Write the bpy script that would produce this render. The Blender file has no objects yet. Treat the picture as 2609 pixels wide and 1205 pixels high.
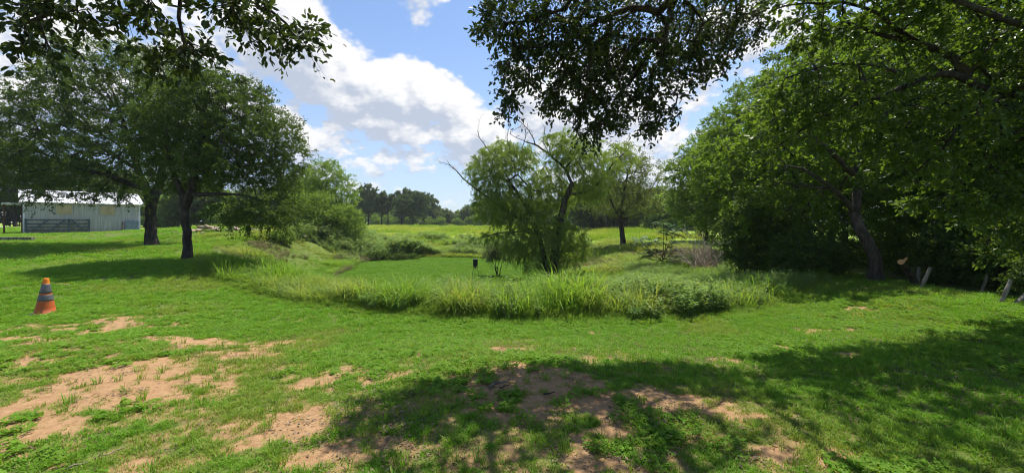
import bpy, math, random
import numpy as np
from mathutils import Vector

# ------------------------------------------------------------------ camera, sky, sun, exposure
SC = bpy.context.scene
COL = SC.collection
F, CX, HOR, CZ = 1000.0, 1304.5, 565.0, 1.7          # focal length / horizon in photo pixels, eye height
cam_d = bpy.data.cameras.new('camera')
cam_d.sensor_width = 36.0
cam_d.lens = 36.0 * F / 2609.0
cam_d.shift_y = -(602.5 - HOR) / 2609.0
cam_d.clip_start = 0.05
cam_d.clip_end = 5000
cam = bpy.data.objects.new('camera', cam_d)
cam.location = (0, 0, CZ)
cam.rotation_euler = (math.pi / 2, 0, 0)
COL.objects.link(cam)
SC.camera = cam

SUN_AZ, SUN_EL = math.radians(32), math.radians(66)
SUN = Vector((math.sin(SUN_AZ) * math.cos(SUN_EL), math.cos(SUN_AZ) * math.cos(SUN_EL), math.sin(SUN_EL)))
sun_d = bpy.data.lights.new('sun', 'SUN')
sun_d.energy = 5.0
sun_d.angle = math.radians(0.53)
sun_d.color = (1.0, 0.955, 0.87)
sun = bpy.data.objects.new('sun', sun_d)
sun.rotation_euler = SUN.to_track_quat('Z', 'Y').to_euler()
sun.location = (0, 0, 40)
COL.objects.link(sun)

SC.view_settings.view_transform = 'Standard'
SC.view_settings.look = 'None'
SC.view_settings.gamma = 1.0
SC.view_settings.exposure = 0.58
SC.view_settings.use_curve_mapping = False
SC.cycles.max_bounces = 7
SC.cycles.diffuse_bounces = 4
SC.cycles.glossy_bounces = 2
SC.cycles.transmission_bounces = 4
SC.cycles.transparent_max_bounces = 4
SC.cycles.use_denoising = True
SC.cycles.filter_width = 1.05
SC.cycles.sample_clamp_indirect = 6.0
SC.render.film_transparent = False


class NT:
    """tiny node-tree writer"""
    def __init__(self, tree):
        self.t = tree
    def n(self, kind, **kw):
        nd = self.t.nodes.new(kind)
        ins = kw.pop('ins', {})
        for k, v in kw.items():
            setattr(nd, k, v)
        for k, v in ins.items():
            s = nd.inputs[k]
            if hasattr(v, 'is_output') or isinstance(v, bpy.types.NodeSocket):
                self.t.links.new(v, s)
            else:
                s.default_value = v
        return nd
    def math(self, op, a, b=0.0, c=0.0, clamp=False):
        nd = self.n('ShaderNodeMath', operation=op, use_clamp=clamp, ins={0: a, 1: b, 2: c})
        return nd.outputs[0]
    def vm(self, op, a, b=(0, 0, 0)):
        nd = self.n('ShaderNodeVectorMath', operation=op, ins={0: a, 1: b})
        return nd.outputs['Value'] if op in ('LENGTH', 'DOT_PRODUCT', 'DISTANCE') else nd.outputs[0]
    def ramp(self, x, lo, hi, a=0.0, b=1.0, smooth=True):
        nd = self.n('ShaderNodeMapRange', interpolation_type='SMOOTHSTEP' if smooth else 'LINEAR',
                    ins={'Value': x, 'From Min': lo, 'From Max': hi, 'To Min': a, 'To Max': b})
        return nd.outputs[0]
    def mix(self, f, a, b, blend='MIX'):
        nd = self.n('ShaderNodeMix', data_type='RGBA', blend_type=blend)
        for idx, v in ((0, f), (6, a), (7, b)):
            s = nd.inputs[idx]
            if isinstance(v, bpy.types.NodeSocket):
                self.t.links.new(v, s)
            else:
                s.default_value = v if idx == 0 else (tuple(v) + (1,))[:4]
        return nd.outputs[2]
    def noise(self, vec, scale, detail=4, rough=0.55, dist=0.0):
        nd = self.n('ShaderNodeTexNoise', ins={'Scale': scale, 'Detail': detail, 'Roughness': rough, 'Distortion': dist})
        if vec is not None:
            self.t.links.new(vec, nd.inputs['Vector'])
        return nd.outputs[0]
    def link(self, a, b):
        self.t.links.new(a, b)


def pdir(px, py):
    v = np.array([(px - CX) / F, 1.0, (HOR - py) / F])
    return tuple(v / np.linalg.norm(v))


def cloud_group():
    g = bpy.data.node_groups.new('cloud_density', 'ShaderNodeTree')
    g.interface.new_socket('Vector', in_out='INPUT', socket_type='NodeSocketVector')
    g.interface.new_socket('Density', in_out='OUTPUT', socket_type='NodeSocketFloat')
    k = NT(g)
    gi = k.n('NodeGroupInput')
    go = k.n('NodeGroupOutput')
    p = gi.outputs[0]
    sx_ = k.n('ShaderNodeSeparateXYZ', ins={0: p})
    den = k.math('ADD', k.math('MAXIMUM', sx_.outputs[2], 0.0), 0.42)
    u = k.math('DIVIDE', sx_.outputs[0], den); v = k.math('DIVIDE', sx_.outputs[1], den)
    ps = k.n('ShaderNodeCombineXYZ', ins={0: k.math('ADD', u, 3.3), 1: k.math('ADD', v, 7.9)}).outputs[0]
    n1 = k.n('ShaderNodeTexNoise', noise_dimensions='2D', ins={'Vector': ps, 'Scale': 1.7, 'Detail': 8.0, 'Roughness': .56, 'Distortion': .15}).outputs[0]
    vo = k.n('ShaderNodeTexVoronoi', voronoi_dimensions='2D', feature='SMOOTH_F1', ins={'Vector': ps, 'Scale': 8.0, 'Detail': 3.0, 'Roughness': 0.6, 'Smoothness': 0.5})
    bil = k.math('SUBTRACT', 0.5, vo.outputs['Distance'])
    d = k.math('MULTIPLY', n1, 1.0)
    d = k.math('MULTIPLY_ADD', bil, 0.30, d)
    # banks of cumulus and open gaps: (photo direction, radius, weight)
    for px, py, r, w in CLOUD_BLOBS:
        c = pdir(px, py)
        q = k.math('DIVIDE', k.vm('LENGTH', k.vm('SUBTRACT', p, c)), r)
        e = k.math('EXPONENT', k.math('MULTIPLY', k.math('MULTIPLY', q, q), -1.0))
        d = k.math('MULTIPLY_ADD', e, w, d)
    z = k.n('ShaderNodeSeparateXYZ', ins={0: p}).outputs[2]
    d = k.math('ADD', d, k.ramp(z, 0.32, 0.02, 0.0, 0.10))
    k.link(d, go.inputs[0])
    return g


CLOUD_BLOBS = [
    (1060, 190, .075, .30), (985, 225, .07, .22), (1160, 290, .09, .24), (1075, 330, .12, .20), (1230, 370, .07, .16),
    (870, 190, .10, .26), (800, 110, .11, .22), (960, 290, .09, .20), (720, 40, .10, .20), (560, 130, .14, .16),
    (690, 270, .08, .12), (860, 370, .12, .12), (700, 340, .08, .14),
    (1085, 15, .09, .30), (1420, 300, .16, .22), (1640, 330, .16, .22), (1330, 230, .07, .10), (1500, 120, .2, .15), (1900, 150, .3, .15),
    (250, 60, .2, .16), (40, 150, .14, .15),
    (960, 90, .075, -.34), (1130, 110, .07, -.30), (1215, 200, .05, -.28), (1190, 130, .05, -.25), (890, 40, .03, -.20),
    (1290, 330, .035, -.22), (705, 215, .035, -.42), (795, 290, .026, -.34), (1265, 260, .05, -.14),
]


def build_world():
    w = bpy.data.worlds.new('World')
    SC.world = w
    w.use_nodes = True
    t = w.node_tree
    t.nodes.clear()
    k = NT(t)
    out = k.n('ShaderNodeOutputWorld')
    bg = k.n('ShaderNodeBackground')
    k.link(bg.outputs[0], out.inputs[0])
    sky = k.n('ShaderNodeTexSky', sky_type='NISHITA', sun_disc=False, sun_elevation=SUN_EL, sun_rotation=SUN_AZ,
              altitude=150, air_density=1.0, dust_density=0.6, ozone_density=2.0)
    tc = k.n('ShaderNodeTexCoord')
    p = k.vm('NORMALIZE', tc.outputs['Generated'])
    grp = cloud_group()
    d0 = k.n('ShaderNodeGroup', node_tree=grp)
    k.link(p, d0.inputs[0])
    off = Vector((0.35, -0.1, 0.93)).normalized() * 0.04
    d1 = k.n('ShaderNodeGroup', node_tree=grp)
    k.link(k.vm('ADD', p, tuple(off)), d1.inputs[0])
    D = d0.outputs[0]
    THR = 0.575
    mask = k.ramp(D, THR - 0.05, THR + 0.12)
    up1 = k.math('SUBTRACT', D, d1.outputs[0])
    lit = k.math('MULTIPLY_ADD', up1, 3.4, 0.58)
    thick = k.ramp(D, THR + .05, THR + .42)
    lit = k.math('MULTIPLY_ADD', thick, -0.18, lit, clamp=True)
    cloud = k.mix(lit, (0.56, 0.63, 0.77), (1.04, 1.04, 1.05))
    cloud = k.mix(1.0, cloud, (CLOUD_GAIN,) * 3, 'MULTIPLY')
    skyc = k.mix(1.0, sky.outputs[0], SKY_TINT, 'MULTIPLY')
    z = k.n('ShaderNodeSeparateXYZ', ins={0: p}).outputs[2]
    veil = k.ramp(z, 0.50, 0.0, 0.08, 0.62)
    skyc = k.mix(veil, skyc, tuple(CLOUD_GAIN * c for c in (0.60, 0.71, 0.90)))
    mask = k.math('MULTIPLY', mask, k.ramp(z, 0.0, 0.22, .55, 1.0))
    c = k.mix(mask, skyc, cloud)
    k.link(c, bg.inputs[0])
    bg.inputs[1].default_value = 0.108
    w.cycles.sampling_method = 'MANUAL'
    w.cycles.sample_map_resolution = 512


HAZE = 0.00035
CLOUD_GAIN = 6.0
SKY_TINT = (0.95, 1.06, 1.18)
build_world()

# ------------------------------------------------------------------ helpers
RNG = np.random.default_rng(7)


def P(px, py, d):
    return np.array([(px - CX) / F * d, d, CZ - (py - HOR) / F * d])


def _hash(ix, iy, seed):
    n = (ix.astype(np.int64) * 374761393 + iy.astype(np.int64) * 668265263 + seed * 1442695041) & 0x7fffffff
    n = ((n ^ (n >> 13)) * 1274126177) & 0x7fffffff
    n = n ^ (n >> 16)
    return (n & 0xffff) / 65535.0


def vnoise(x, y, seed=0):
    x = np.asarray(x, float); y = np.asarray(y, float)
    ix = np.floor(x); iy = np.floor(y)
    fx = x - ix; fy = y - iy
    fx = fx * fx * (3 - 2 * fx); fy = fy * fy * (3 - 2 * fy)
    a = _hash(ix, iy, seed); b = _hash(ix + 1, iy, seed)
    c = _hash(ix, iy + 1, seed); e = _hash(ix + 1, iy + 1, seed)
    return (a * (1 - fx) + b * fx) * (1 - fy) + (c * (1 - fx) + e * fx) * fy


def fbm(x, y, seed=0, oct=4):
    s = 0; a = .5; t = 0
    for i in range(oct):
        s = s + a * vnoise(x * 2 ** i + 13.7 * i, y * 2 ** i - 7.1 * i, seed + i)
        t += a; a *= .5
    return s / t


def sstep(x, a, b):
    t = np.clip((x - a) / (b - a), 0, 1)
    return t * t * (3 - 2 * t)


# terrain: outer surface from control heights, pond basin carved in polar coordinates
CTRL = np.array([
    (0, 0, 0, 2.5), (0, 4, -.02, 2.5), (6, 4, 0, 2.5), (-6, 4, 0, 2.5), (0, 8.8, -.46, 2.5), (-5, 9, -.34, 2.5), (6, 9.2, -.34, 2.5), (3, 8.8, -.44, 2.5), (-2.5, 8.8, -.44, 2.5), (-9.6, 8, -.17, 2.5),
    (-15, 9, .05, 3), (-12.5, 15, .22, 2.5), (-18.4, 20, .48, 3), (-26, 22, .55, 4), (-36, 33, .72, 4), (-41, 31, .72, 4), (-50, 30, .75, 6), (-70, 55, .98, 8),
    (-21, 28, 1.25, 3), (-17, 30, 1.0, 3), (-14, 34, .1, 3), (-26, 34, 1.2, 4), (-10, 45, .15, 5), (-18, 48, .4, 6), (0, 52, .22, 6), (-20, 70, .3, 8), (20, 70, .3, 8),
    (0, 100, .25, 10), (0, 150, .25, 15), (-80, 120, .6, 20), (80, 120, .3, 20), (0, 400, .3, 60), (300, 200, .5, 80), (-300, 200, .8, 80), (0, -60, .2, 30),
    (8.5, 30, -.10, 3), (16, 38, .15, 4), (10.5, 8.4, .02, 2.5), (10.5, 11.3, 0, 2.5), (10, 16, -.25, 2.5), (16, 14, .05, 4), (12, 23, -.25, 3), (25, 30, .2, 6), (22, 8, .1, 6),
    (5, 42, .05, 4), (40, 50, .3, 10), (-8, -8, 0, 5), (8, -8, 0, 5)])
PC = np.array([-3.0, 24.0])
TH = np.radians([-180, -150, -133, -108, -90, -78, -57, -42, -20, 0, 27, 55, 90, 120, 146, 180])
RIM = np.array([14.0, 13.2, 12.5, 13.6, 14.8, 15.6, 17.4, 17.5, 15.8, 14.5, 13.5, 20.0, 27.0, 21.0, 15.2, 14.0])
FLO = np.array([6.6, 7.0, 7.6, 8.6, 9.0, 8.6, 7.8, 7.0, 5.8, 5.2, 5.4, 5.6, 6.2, 8.0, 8.8, 6.6])
FLOOR_Z = -1.22


def polar(x, y):
    dx = np.asarray(x, float) - PC[0]; dy = np.asarray(y, float) - PC[1]
    th = np.arctan2(dy, dx); r = np.hypot(dx, dy)
    rim = np.interp(th, TH, RIM); flo = np.interp(th, TH, FLO)
    return th, r, rim, flo


def h(x, y):
    x = np.asarray(x, float); y = np.asarray(y, float)
    num = 0; den = 0
    for cx, cy, cz, s in CTRL:
        w = 1.0 / ((x - cx) ** 2 + (y - cy) ** 2 + (0.55 * s) ** 2) ** 1.7 * s ** 1.2
        num = num + w * cz; den = den + w
    top = num / den
    th, r, rim, flo = polar(x, y)
    t = sstep(r, flo, rim)
    z = FLOOR_Z * (1 - t) + top * t
    b = (fbm(x * .5, y * .5, 3) - .5) * .10 * sstep(np.hypot(x, y), 4, 14) + (fbm(x * 2.2, y * 2.2, 9) - .5) * .05
    return z + b * np.clip(r / 8, .3, 1)


def hz(x, y):
    return float(h(np.array([x]), np.array([y]))[0])


def ray(px, py, dmin=2.0, dmax=300.0):
    """where the sight line of a photo pixel meets the ground"""
    d = np.geomspace(dmin, dmax, 2500)
    x = (px - CX) / F * d
    z = CZ - (py - HOR) / F * d
    below = np.nonzero(z < h(x, d))[0]
    i = below[0] if len(below) else len(d) - 1
    return np.array([x[i], d[i], float(h(x[i:i + 1], d[i:i + 1])[0])])


# bare earth patches (photo px centre, half sizes)
DIRT = [(230, 832, 210, 36), (90, 868, 110, 26), (405, 838, 60, 16), (470, 872, 190, 26), (620, 900, 110, 26), (250, 945, 200, 45), (330, 990, 200, 40),
        (90, 1010, 120, 40), (60, 1085, 110, 30), (330, 1165, 260, 45), (560, 1120, 180, 40), (760, 1085, 130, 40), (800, 1160, 160, 40), (820, 975, 110, 24), (900, 940, 60, 14),
        (1045, 912, 30, 24), (1150, 890, 60, 10), (1270, 892, 55, 12), (1320, 985, 170, 46), (1420, 1040, 130, 45), (1560, 1110, 90, 46), (1720, 1040, 110, 30),
        (1830, 920, 40, 9), (2150, 903, 45, 12), (2100, 842, 90, 8), (1510, 848, 26, 8), (2000, 1150, 80, 30), (2110, 1180, 90, 34), (1985, 885, 25, 8), (70, 730, 50, 7), (150, 722, 30, 5),
        (2180, 790, 60, 8), (1500, 1180, 120, 30), (1780, 660, 60, 22), (1820, 690, 40, 18)]
DW = []
for px, py, rx, ry in DIRT:
    g = ray(px, py)
    d = g[1]
    DW.append((g[0], d, 1.2 * rx * d / F, 1.2 * max(.10, ry * d * d / (F * (CZ - g[2])))))


def dirt_mask(x, y):
    x = np.asarray(x, float); y = np.asarray(y, float)
    m = np.full(x.shape, -1.0)
    for cx, cy, rx, ry in DW:
        q = 1 - np.sqrt(((x - cx) / rx) ** 2 + ((y - cy) / ry) ** 2)
        m = np.maximum(m, q)
    nz = fbm(x * 2.3, y * 2.3, 21, 4) * .48 + fbm(x * 7, y * 7, 31, 4) * .52
    v = np.clip(m, -.6, 1) * .62 - .05 + (nz - .5) * 2.6
    worn = sstep(y, 8.0, 5.0) * sstep(x, 4.5, 1.0)            # thin turf on the near side
    sparse = worn * (.02 + .34 * sstep(fbm(x * 1.3, y * 1.3, 55, 3), .45, .70))
    thin = worn * .42 * sstep(fbm(x * 5, y * 5, 57, 3), .42, .68)
    return np.maximum(sstep(v + sparse, .04, .55), thin)


def new_mesh(name, verts, faces=None, loops=None, starts=None, totals=None, attrs=None, smooth=False, mats=None, midx=None):
    me = bpy.data.meshes.new(name)
    verts = np.ascontiguousarray(verts, dtype=np.float32)
    if faces is not None:
        faces = np.asarray(faces)
        loops = faces.ravel(); totals = np.full(len(faces), faces.shape[1]); starts = np.arange(len(faces)) * faces.shape[1]
    me.vertices.add(len(verts)); me.vertices.foreach_set('co', verts.ravel())
    me.loops.add(len(loops)); me.loops.foreach_set('vertex_index', np.asarray(loops, dtype=np.int32))
    me.polygons.add(len(starts)); me.polygons.foreach_set('loop_start', np.asarray(starts, dtype=np.int32))
    me.polygons.foreach_set('loop_total', np.asarray(totals, dtype=np.int32))
    if smooth:
        me.polygons.foreach_set('use_smooth', np.ones(len(starts), dtype=bool))
    if midx is not None:
        me.polygons.foreach_set('material_index', np.asarray(midx, dtype=np.int32))
    for k, v in (attrs or {}).items():
        a = me.attributes.new(k, 'FLOAT', 'POINT')
        a.data.foreach_set('value', np.asarray(v, dtype=np.float32))
    for m in (mats or []):
        me.materials.append(m)
    me.update(calc_edges=True)
    return me


def add(name, data, parent=None, loc=None, rot=None, scale=None, kind=None, label=None, cat=None, group=None, link=True):
    o = bpy.data.objects.new(name, data)
    if link:
        COL.objects.link(o)
    if parent is not None:
        o.parent = parent
    if loc is not None:
        o.location = [float(c) for c in loc]
    if rot is not None:
        o.rotation_euler = [float(c) for c in rot]
    if scale is not None:
        o.scale = (scale,) * 3 if isinstance(scale, (int, float)) else scale
    if kind: o['kind'] = kind
    if label: o['label'] = label
    if cat: o['category'] = cat
    if group: o['group'] = group
    return o


def dup(root, loc=None, rotz=None, scale=None, label=None):
    r = root.copy(); COL.objects.link(r)
    if loc is not None: r.location = [float(c) for c in loc]
    if rotz is not None: r.rotation_euler = (0, 0, rotz)
    if scale is not None: r.scale = (scale,) * 3 if isinstance(scale, (int, float)) else scale
    if label: r['label'] = label
    for ch in root.children:
        c = ch.copy(); COL.objects.link(c); c.parent = r
        for g in ch.children:
            e = g.copy(); COL.objects.link(e); e.parent = c
    return r


class MB:
    """collects polygons for one mesh"""
    def __init__(self):
        self.v = []; self.f = []
    def poly(self, pts):
        i = len(self.v); self.v += [tuple(map(float, p)) for p in pts]; self.f.append(list(range(i, i + len(pts)))); return self
    def box(self, lo, hi, M=None, bev=0.0):
        x0, y0, z0 = lo; x1, y1, z1 = hi
        c = np.array([(x0, y0, z0), (x1, y0, z0), (x1, y1, z0), (x0, y1, z0), (x0, y0, z1), (x1, y0, z1), (x1, y1, z1), (x0, y1, z1)], float)
        if M is not None:
            c = c @ np.array(M)[:3, :3].T + np.array(M)[:3, 3]
        i = len(self.v); self.v += [tuple(p) for p in c]
        self.f += [[i + a for a in q] for q in ((3, 2, 1, 0), (4, 5, 6, 7), (0, 1, 5, 4), (1, 2, 6, 5), (2, 3, 7, 6), (3, 0, 4, 7))]
        return self
    def tube(self, pts, rad, n=8, cap=True):
        pts = np.asarray(pts, float); rad = np.broadcast_to(np.asarray(rad, float), (len(pts),))
        base = len(self.v)
        prev = None
        for i, p in enumerate(pts):
            t = pts[min(i + 1, len(pts) - 1)] - pts[max(i - 1, 0)]
            t /= np.linalg.norm(t) + 1e-9
            ref = np.array([0.31, .22, .92]) if prev is None else prev
            u = ref - t * (ref @ t)
            if np.linalg.norm(u) < 1e-3:
                u = np.cross(t, [1, 0, 0])
            u /= np.linalg.norm(u); w = np.cross(t, u); prev = u
            for k in range(n):
                a = 2 * math.pi * k / n
                self.v.append(tuple(p + rad[i] * (math.cos(a) * u + math.sin(a) * w)))
        for i in range(len(pts) - 1):
            for k in range(n):
                a = base + i * n + k; b = base + i * n + (k + 1) % n
                self.f.append([a, b, b + n, a + n])
        if cap:
            self.f.append([base + k for k in range(n)][::-1])
            self.f.append([base + (len(pts) - 1) * n + k for k in range(n)])
        return self
    def lathe(self, prof, n=24, center=(0, 0, 0)):
        base = len(self.v)
        for r, z in prof:
            for k in range(n):
                a = 2 * math.pi * k / n
                self.v.append((center[0] + r * math.cos(a), center[1] + r * math.sin(a), center[2] + z))
        for i in range(len(prof) - 1):
            for k in range(n):
                a = base + i * n + k; b = base + i * n + (k + 1) % n
                self.f.append([a, b, b + n, a + n])
        return self
    def mesh(self, name, mat, smooth=False):
        me = bpy.data.meshes.new(name)
        me.from_pydata(self.v, [], self.f)
        if smooth:
            me.polygons.foreach_set('use_smooth', np.ones(len(me.polygons), dtype=bool))
        if mat: me.materials.append(mat)
        me.update()
        return me
    def obj(self, name, mat, parent=None, smooth=False, **kw):
        return add(name, self.mesh(name, mat, smooth), parent, **kw)


# ------------------------------------------------------------------ materials
def mat_base(name):
    m = bpy.data.materials.new(name); m.use_nodes = True
    t = m.node_tree; t.nodes.clear()
    k = NT(t)
    out = k.n('ShaderNodeOutputMaterial')
    return m, k, out


def leaf_mat(name, c1, c2, c3=None, transl=0.42, rough=0.5, spec=0.18, tcol=None):
    """c1..c2 per leaf variation, c3 an occasional odd leaf; translucent so that back-lit leaves glow"""
    m, k, out = mat_base(name)
    at = k.n('ShaderNodeAttribute', attribute_name='var')
    v = at.outputs['Fac']
    col = k.mix(v, c1, c2)
    if c3:
        col = k.mix(k.ramp(v, .93, .97), col, c3)
    pr = k.n('ShaderNodeBsdfPrincipled', ins={'Roughness': rough, 'Specular IOR Level': spec})
    k.link(col, pr.inputs['Base Color'])
    tr = k.n('ShaderNodeBsdfTranslucent')
    k.link(k.mix(1.0, col, tcol or (1.5, 1.45, 0.55), 'MULTIPLY'), tr.inputs['Color'])
    mx = k.n('ShaderNodeMixShader', ins={0: transl})
    k.link(pr.outputs[0], mx.inputs[1]); k.link(tr.outputs[0], mx.inputs[2]); k.link(mx.outputs[0], out.inputs[0])
    return m


def grass_mat(name, root, fresh, fresh2, dry, transl=0.35, rough=0.6, spec=.12):
    """blades: per-tuft random between two greens, dry straw share carried by the tuft's own tint"""
    m, k, out = mat_base(name)
    rnd = k.n('ShaderNodeObjectInfo').outputs['Random']
    tint = k.n('ShaderNodeAttribute', attribute_name='tint', attribute_type='INSTANCER').outputs['Fac']
    var = k.n('ShaderNodeAttribute', attribute_name='var').outputs['Fac']
    col = k.mix(k.math('MULTIPLY_ADD', var, .5, k.math('MULTIPLY', rnd, .5)), fresh, fresh2)
    drf = k.math('ADD', k.math('MULTIPLY', tint, .75), k.math('MULTIPLY', k.ramp(var, .86, .97), .55), clamp=True)
    col = k.mix(drf, col, dry)
    pr = k.n('ShaderNodeBsdfPrincipled', ins={'Roughness': rough, 'Specular IOR Level': spec})
    k.link(col, pr.inputs['Base Color'])
    tr = k.n('ShaderNodeBsdfTranslucent')
    k.link(k.mix(1.0, col, (1.3, 1.3, .6), 'MULTIPLY'), tr.inputs['Color'])
    mx = k.n('ShaderNodeMixShader', ins={0: transl})
    k.link(pr.outputs[0], mx.inputs[1]); k.link(tr.outputs[0], mx.inputs[2]); k.link(mx.outputs[0], out.inputs[0])
    return m


def bark_mat(name, c1, c2, scale=9.0):
    m, k, out = mat_base(name)
    tc = k.n('ShaderNodeTexCoord').outputs['Object']
    st = k.vm('MULTIPLY', tc, (1, 1, .22))
    n = k.noise(st, scale, 6, .65, .6)
    n2 = k.noise(tc, 2.0, 3)
    col = k.mix(k.ramp(n, .35, .68), c1, c2)
    col = k.mix(k.math('MULTIPLY', k.ramp(n2, .5, .7), .35), col, (.12, .125, .10))
    pr = k.n('ShaderNodeBsdfPrincipled', ins={'Roughness': .9, 'Specular IOR Level': .15})
    k.link(col, pr.inputs['Base Color'])
    bp = k.n('ShaderNodeBump', ins={'Strength': .9, 'Distance': .03})
    k.link(n, bp.inputs['Height']); k.link(bp.outputs[0], pr.inputs['Normal'])
    k.link(pr.outputs[0], out.inputs[0])
    return m


def simple_mat(name, c1, c2, scale=6.0, rough=.7, spec=.3, metal=0.0, bump=0.2, stretch=(1, 1, 1), detail=5, lo=.35, hi=.65, dist=.01):
    m, k, out = mat_base(name)
    tc = k.n('ShaderNodeTexCoord').outputs['Object']
    n = k.noise(k.vm('MULTIPLY', tc, stretch), scale, detail, .6, .2)
    pr = k.n('ShaderNodeBsdfPrincipled', ins={'Roughness': rough, 'Specular IOR Level': spec, 'Metallic': metal})
    k.link(k.mix(k.ramp(n, lo, hi), c1, c2), pr.inputs['Base Color'])
    bp = k.n('ShaderNodeBump', ins={'Strength': bump, 'Distance': dist})
    k.link(n, bp.inputs['Height']); k.link(bp.outputs[0], pr.inputs['Normal'])
    k.link(pr.outputs[0], out.inputs[0])
    return m


M = {}
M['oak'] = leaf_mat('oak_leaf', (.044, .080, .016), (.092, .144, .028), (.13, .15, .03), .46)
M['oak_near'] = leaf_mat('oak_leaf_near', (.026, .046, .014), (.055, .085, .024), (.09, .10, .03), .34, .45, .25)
M['willow'] = leaf_mat('willow_leaf', (.165, .245, .055), (.240, .325, .088), (.28, .28, .08), .60)
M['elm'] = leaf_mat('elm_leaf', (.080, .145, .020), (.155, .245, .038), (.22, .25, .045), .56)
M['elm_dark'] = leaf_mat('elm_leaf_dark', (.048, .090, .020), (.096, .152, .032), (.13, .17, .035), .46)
M['elm_shaded'] = leaf_mat('elm_leaf_shaded', (.060, .108, .020), (.120, .185, .034), (.16, .20, .04), .50, .42, .3)  # darker elm leaf: shade at the wood's right edge put into the colour
M['pecan'] = leaf_mat('pecan_leaf', (.105, .145, .042), (.170, .205, .065), (.24, .20, .08), .45)
M['shrub'] = leaf_mat('shrub_leaf', (.125, .205, .042), (.205, .300, .070), None, .50)
M['shrub_grey'] = leaf_mat('grey_shrub_leaf', (.085, .115, .065), (.14, .175, .10), None, .35)
M['far'] = leaf_mat('far_leaf', (.072, .110, .034), (.120, .165, .052), None, .42)
M['far_dark'] = leaf_mat('far_dark_leaf', (.046, .074, .026), (.078, .112, .036), None, .36)
M['sumac'] = leaf_mat('compound_leaf', (.065, .125, .055), (.115, .185, .085), None, .35, .5, .25, (1.2, 1.3, .6))
M['bark'] = bark_mat('bark_grey_brown', (.035, .028, .022), (.11, .09, .07))
M['bark_dark'] = bark_mat('bark_dark', (.022, .018, .015), (.07, .058, .046))
M['bark_willow'] = bark_mat('bark_willow', (.035, .027, .020), (.12, .092, .066), 7)
M['deadwood'] = simple_mat('dead_wood', (.10, .080, .062), (.23, .195, .155), 14, .9, .15, stretch=(1, 1, .2))
M['greywood'] = simple_mat('weathered_wood', (.10, .088, .07), (.27, .235, .19), 10, .9, .15, stretch=(1, 1, .12), bump=.5)
M['brush'] = simple_mat('brush_wood', (.30, .24, .19), (.50, .42, .35), 9, .9, .1)
M['lawn'] = grass_mat('lawn_grass_blade', None, (.112, .255, .020), (.205, .390, .038), (.34, .31, .09), .42)
M['clover'] = grass_mat('clover_leaf', None, (.100, .235, .018), (.175, .340, .030), (.26, .29, .05), .42)
M['pond'] = grass_mat('pond_floor_blade', None, (.120, .245, .024), (.170, .310, .036), (.20, .25, .05), .38)
M['tall'] = grass_mat('tall_grass_blade', None, (.145, .275, .026), (.245, .385, .055), (.38, .34, .13), .46)
M['field'] = grass_mat('field_grass_blade', None, (.175, .290, .026), (.280, .385, .044), (.42, .41, .10), .42)
M['weed'] = grass_mat('broad_weed_leaf', None, (.155, .260, .068), (.250, .365, .125), (.33, .33, .19), .42)
M['scrub'] = grass_mat('dry_scrub', None, (.10, .12, .055), (.16, .175, .08), (.34, .25, .16), .25)
M['litter'] = grass_mat('leaf_litter', None, (.10, .065, .038), (.19, .13, .08), (.26, .20, .14), .1, .9, .05)


def ground_mat():
    m, k, out = mat_base('lawn_and_soil')
    tc = k.n('ShaderNodeTexCoord').outputs['Object']
    d = k.n('ShaderNodeAttribute', attribute_name='dirt').outputs['Fac']
    wet = k.n('ShaderNodeAttribute', attribute_name='field').outputs['Fac']
    n1 = k.noise(tc, 1.4, 5); n2 = k.noise(tc, 14, 5, .65); n3 = k.noise(tc, 70, 4, .7)
    soil = k.mix(k.ramp(n2, .3, .7), (.285, .165, .08), (.40, .25, .13))
    soil = k.mix(k.math('MULTIPLY', k.ramp(n3, .55, .75), .6), soil, (.27, .18, .11))
    soil = k.mix(k.math('MULTIPLY', k.ramp(n1, .45, .65), .35), soil, (.345, .20, .10))
    under = k.mix(k.ramp(n2, .35, .65), (.075, .135, .018), (.13, .15, .042))
    under = k.mix(k.math('MULTIPLY', k.ramp(n3, .5, .7), .6), under, (.16, .125, .065))
    fld = k.mix(k.ramp(k.noise(tc, .25, 6, .6), .38, .62), (.17, .27, .028), (.26, .33, .058))
    fld = k.mix(k.math('MULTIPLY', k.ramp(k.noise(tc, 1.2, 6, .7), .52, .7), .5), fld, (.085, .14, .03))
    under = k.mix(k.math('MULTIPLY', k.ramp(d, 0.0, .45), .8), under, soil)
    under = k.mix(wet, under, fld)
    e = k.ramp(k.math('ADD', d, k.math('MULTIPLY', k.math('SUBTRACT', n3, .5), .7)), .35, .6)
    col = k.mix(e, under, soil)
    pr = k.n('ShaderNodeBsdfPrincipled', ins={'Roughness': .95, 'Specular IOR Level': .1})
    k.link(col, pr.inputs['Base Color'])
    bp = k.n('ShaderNodeBump', ins={'Strength': .8, 'Distance': .03})
    k.link(k.math('MULTIPLY_ADD', n3, .45, n2), bp.inputs['Height']); k.link(bp.outputs[0], pr.inputs['Normal'])
    k.link(pr.outputs[0], out.inputs[0])
    return m


M['ground'] = ground_mat()

# ------------------------------------------------------------------ ground
def axis(parts):
    out = []
    for a, b, s in parts:
        out.append(np.linspace(a, b, max(2, int(round((b - a) / s)) + 1))[:-1])
    return np.concatenate(out)


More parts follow.
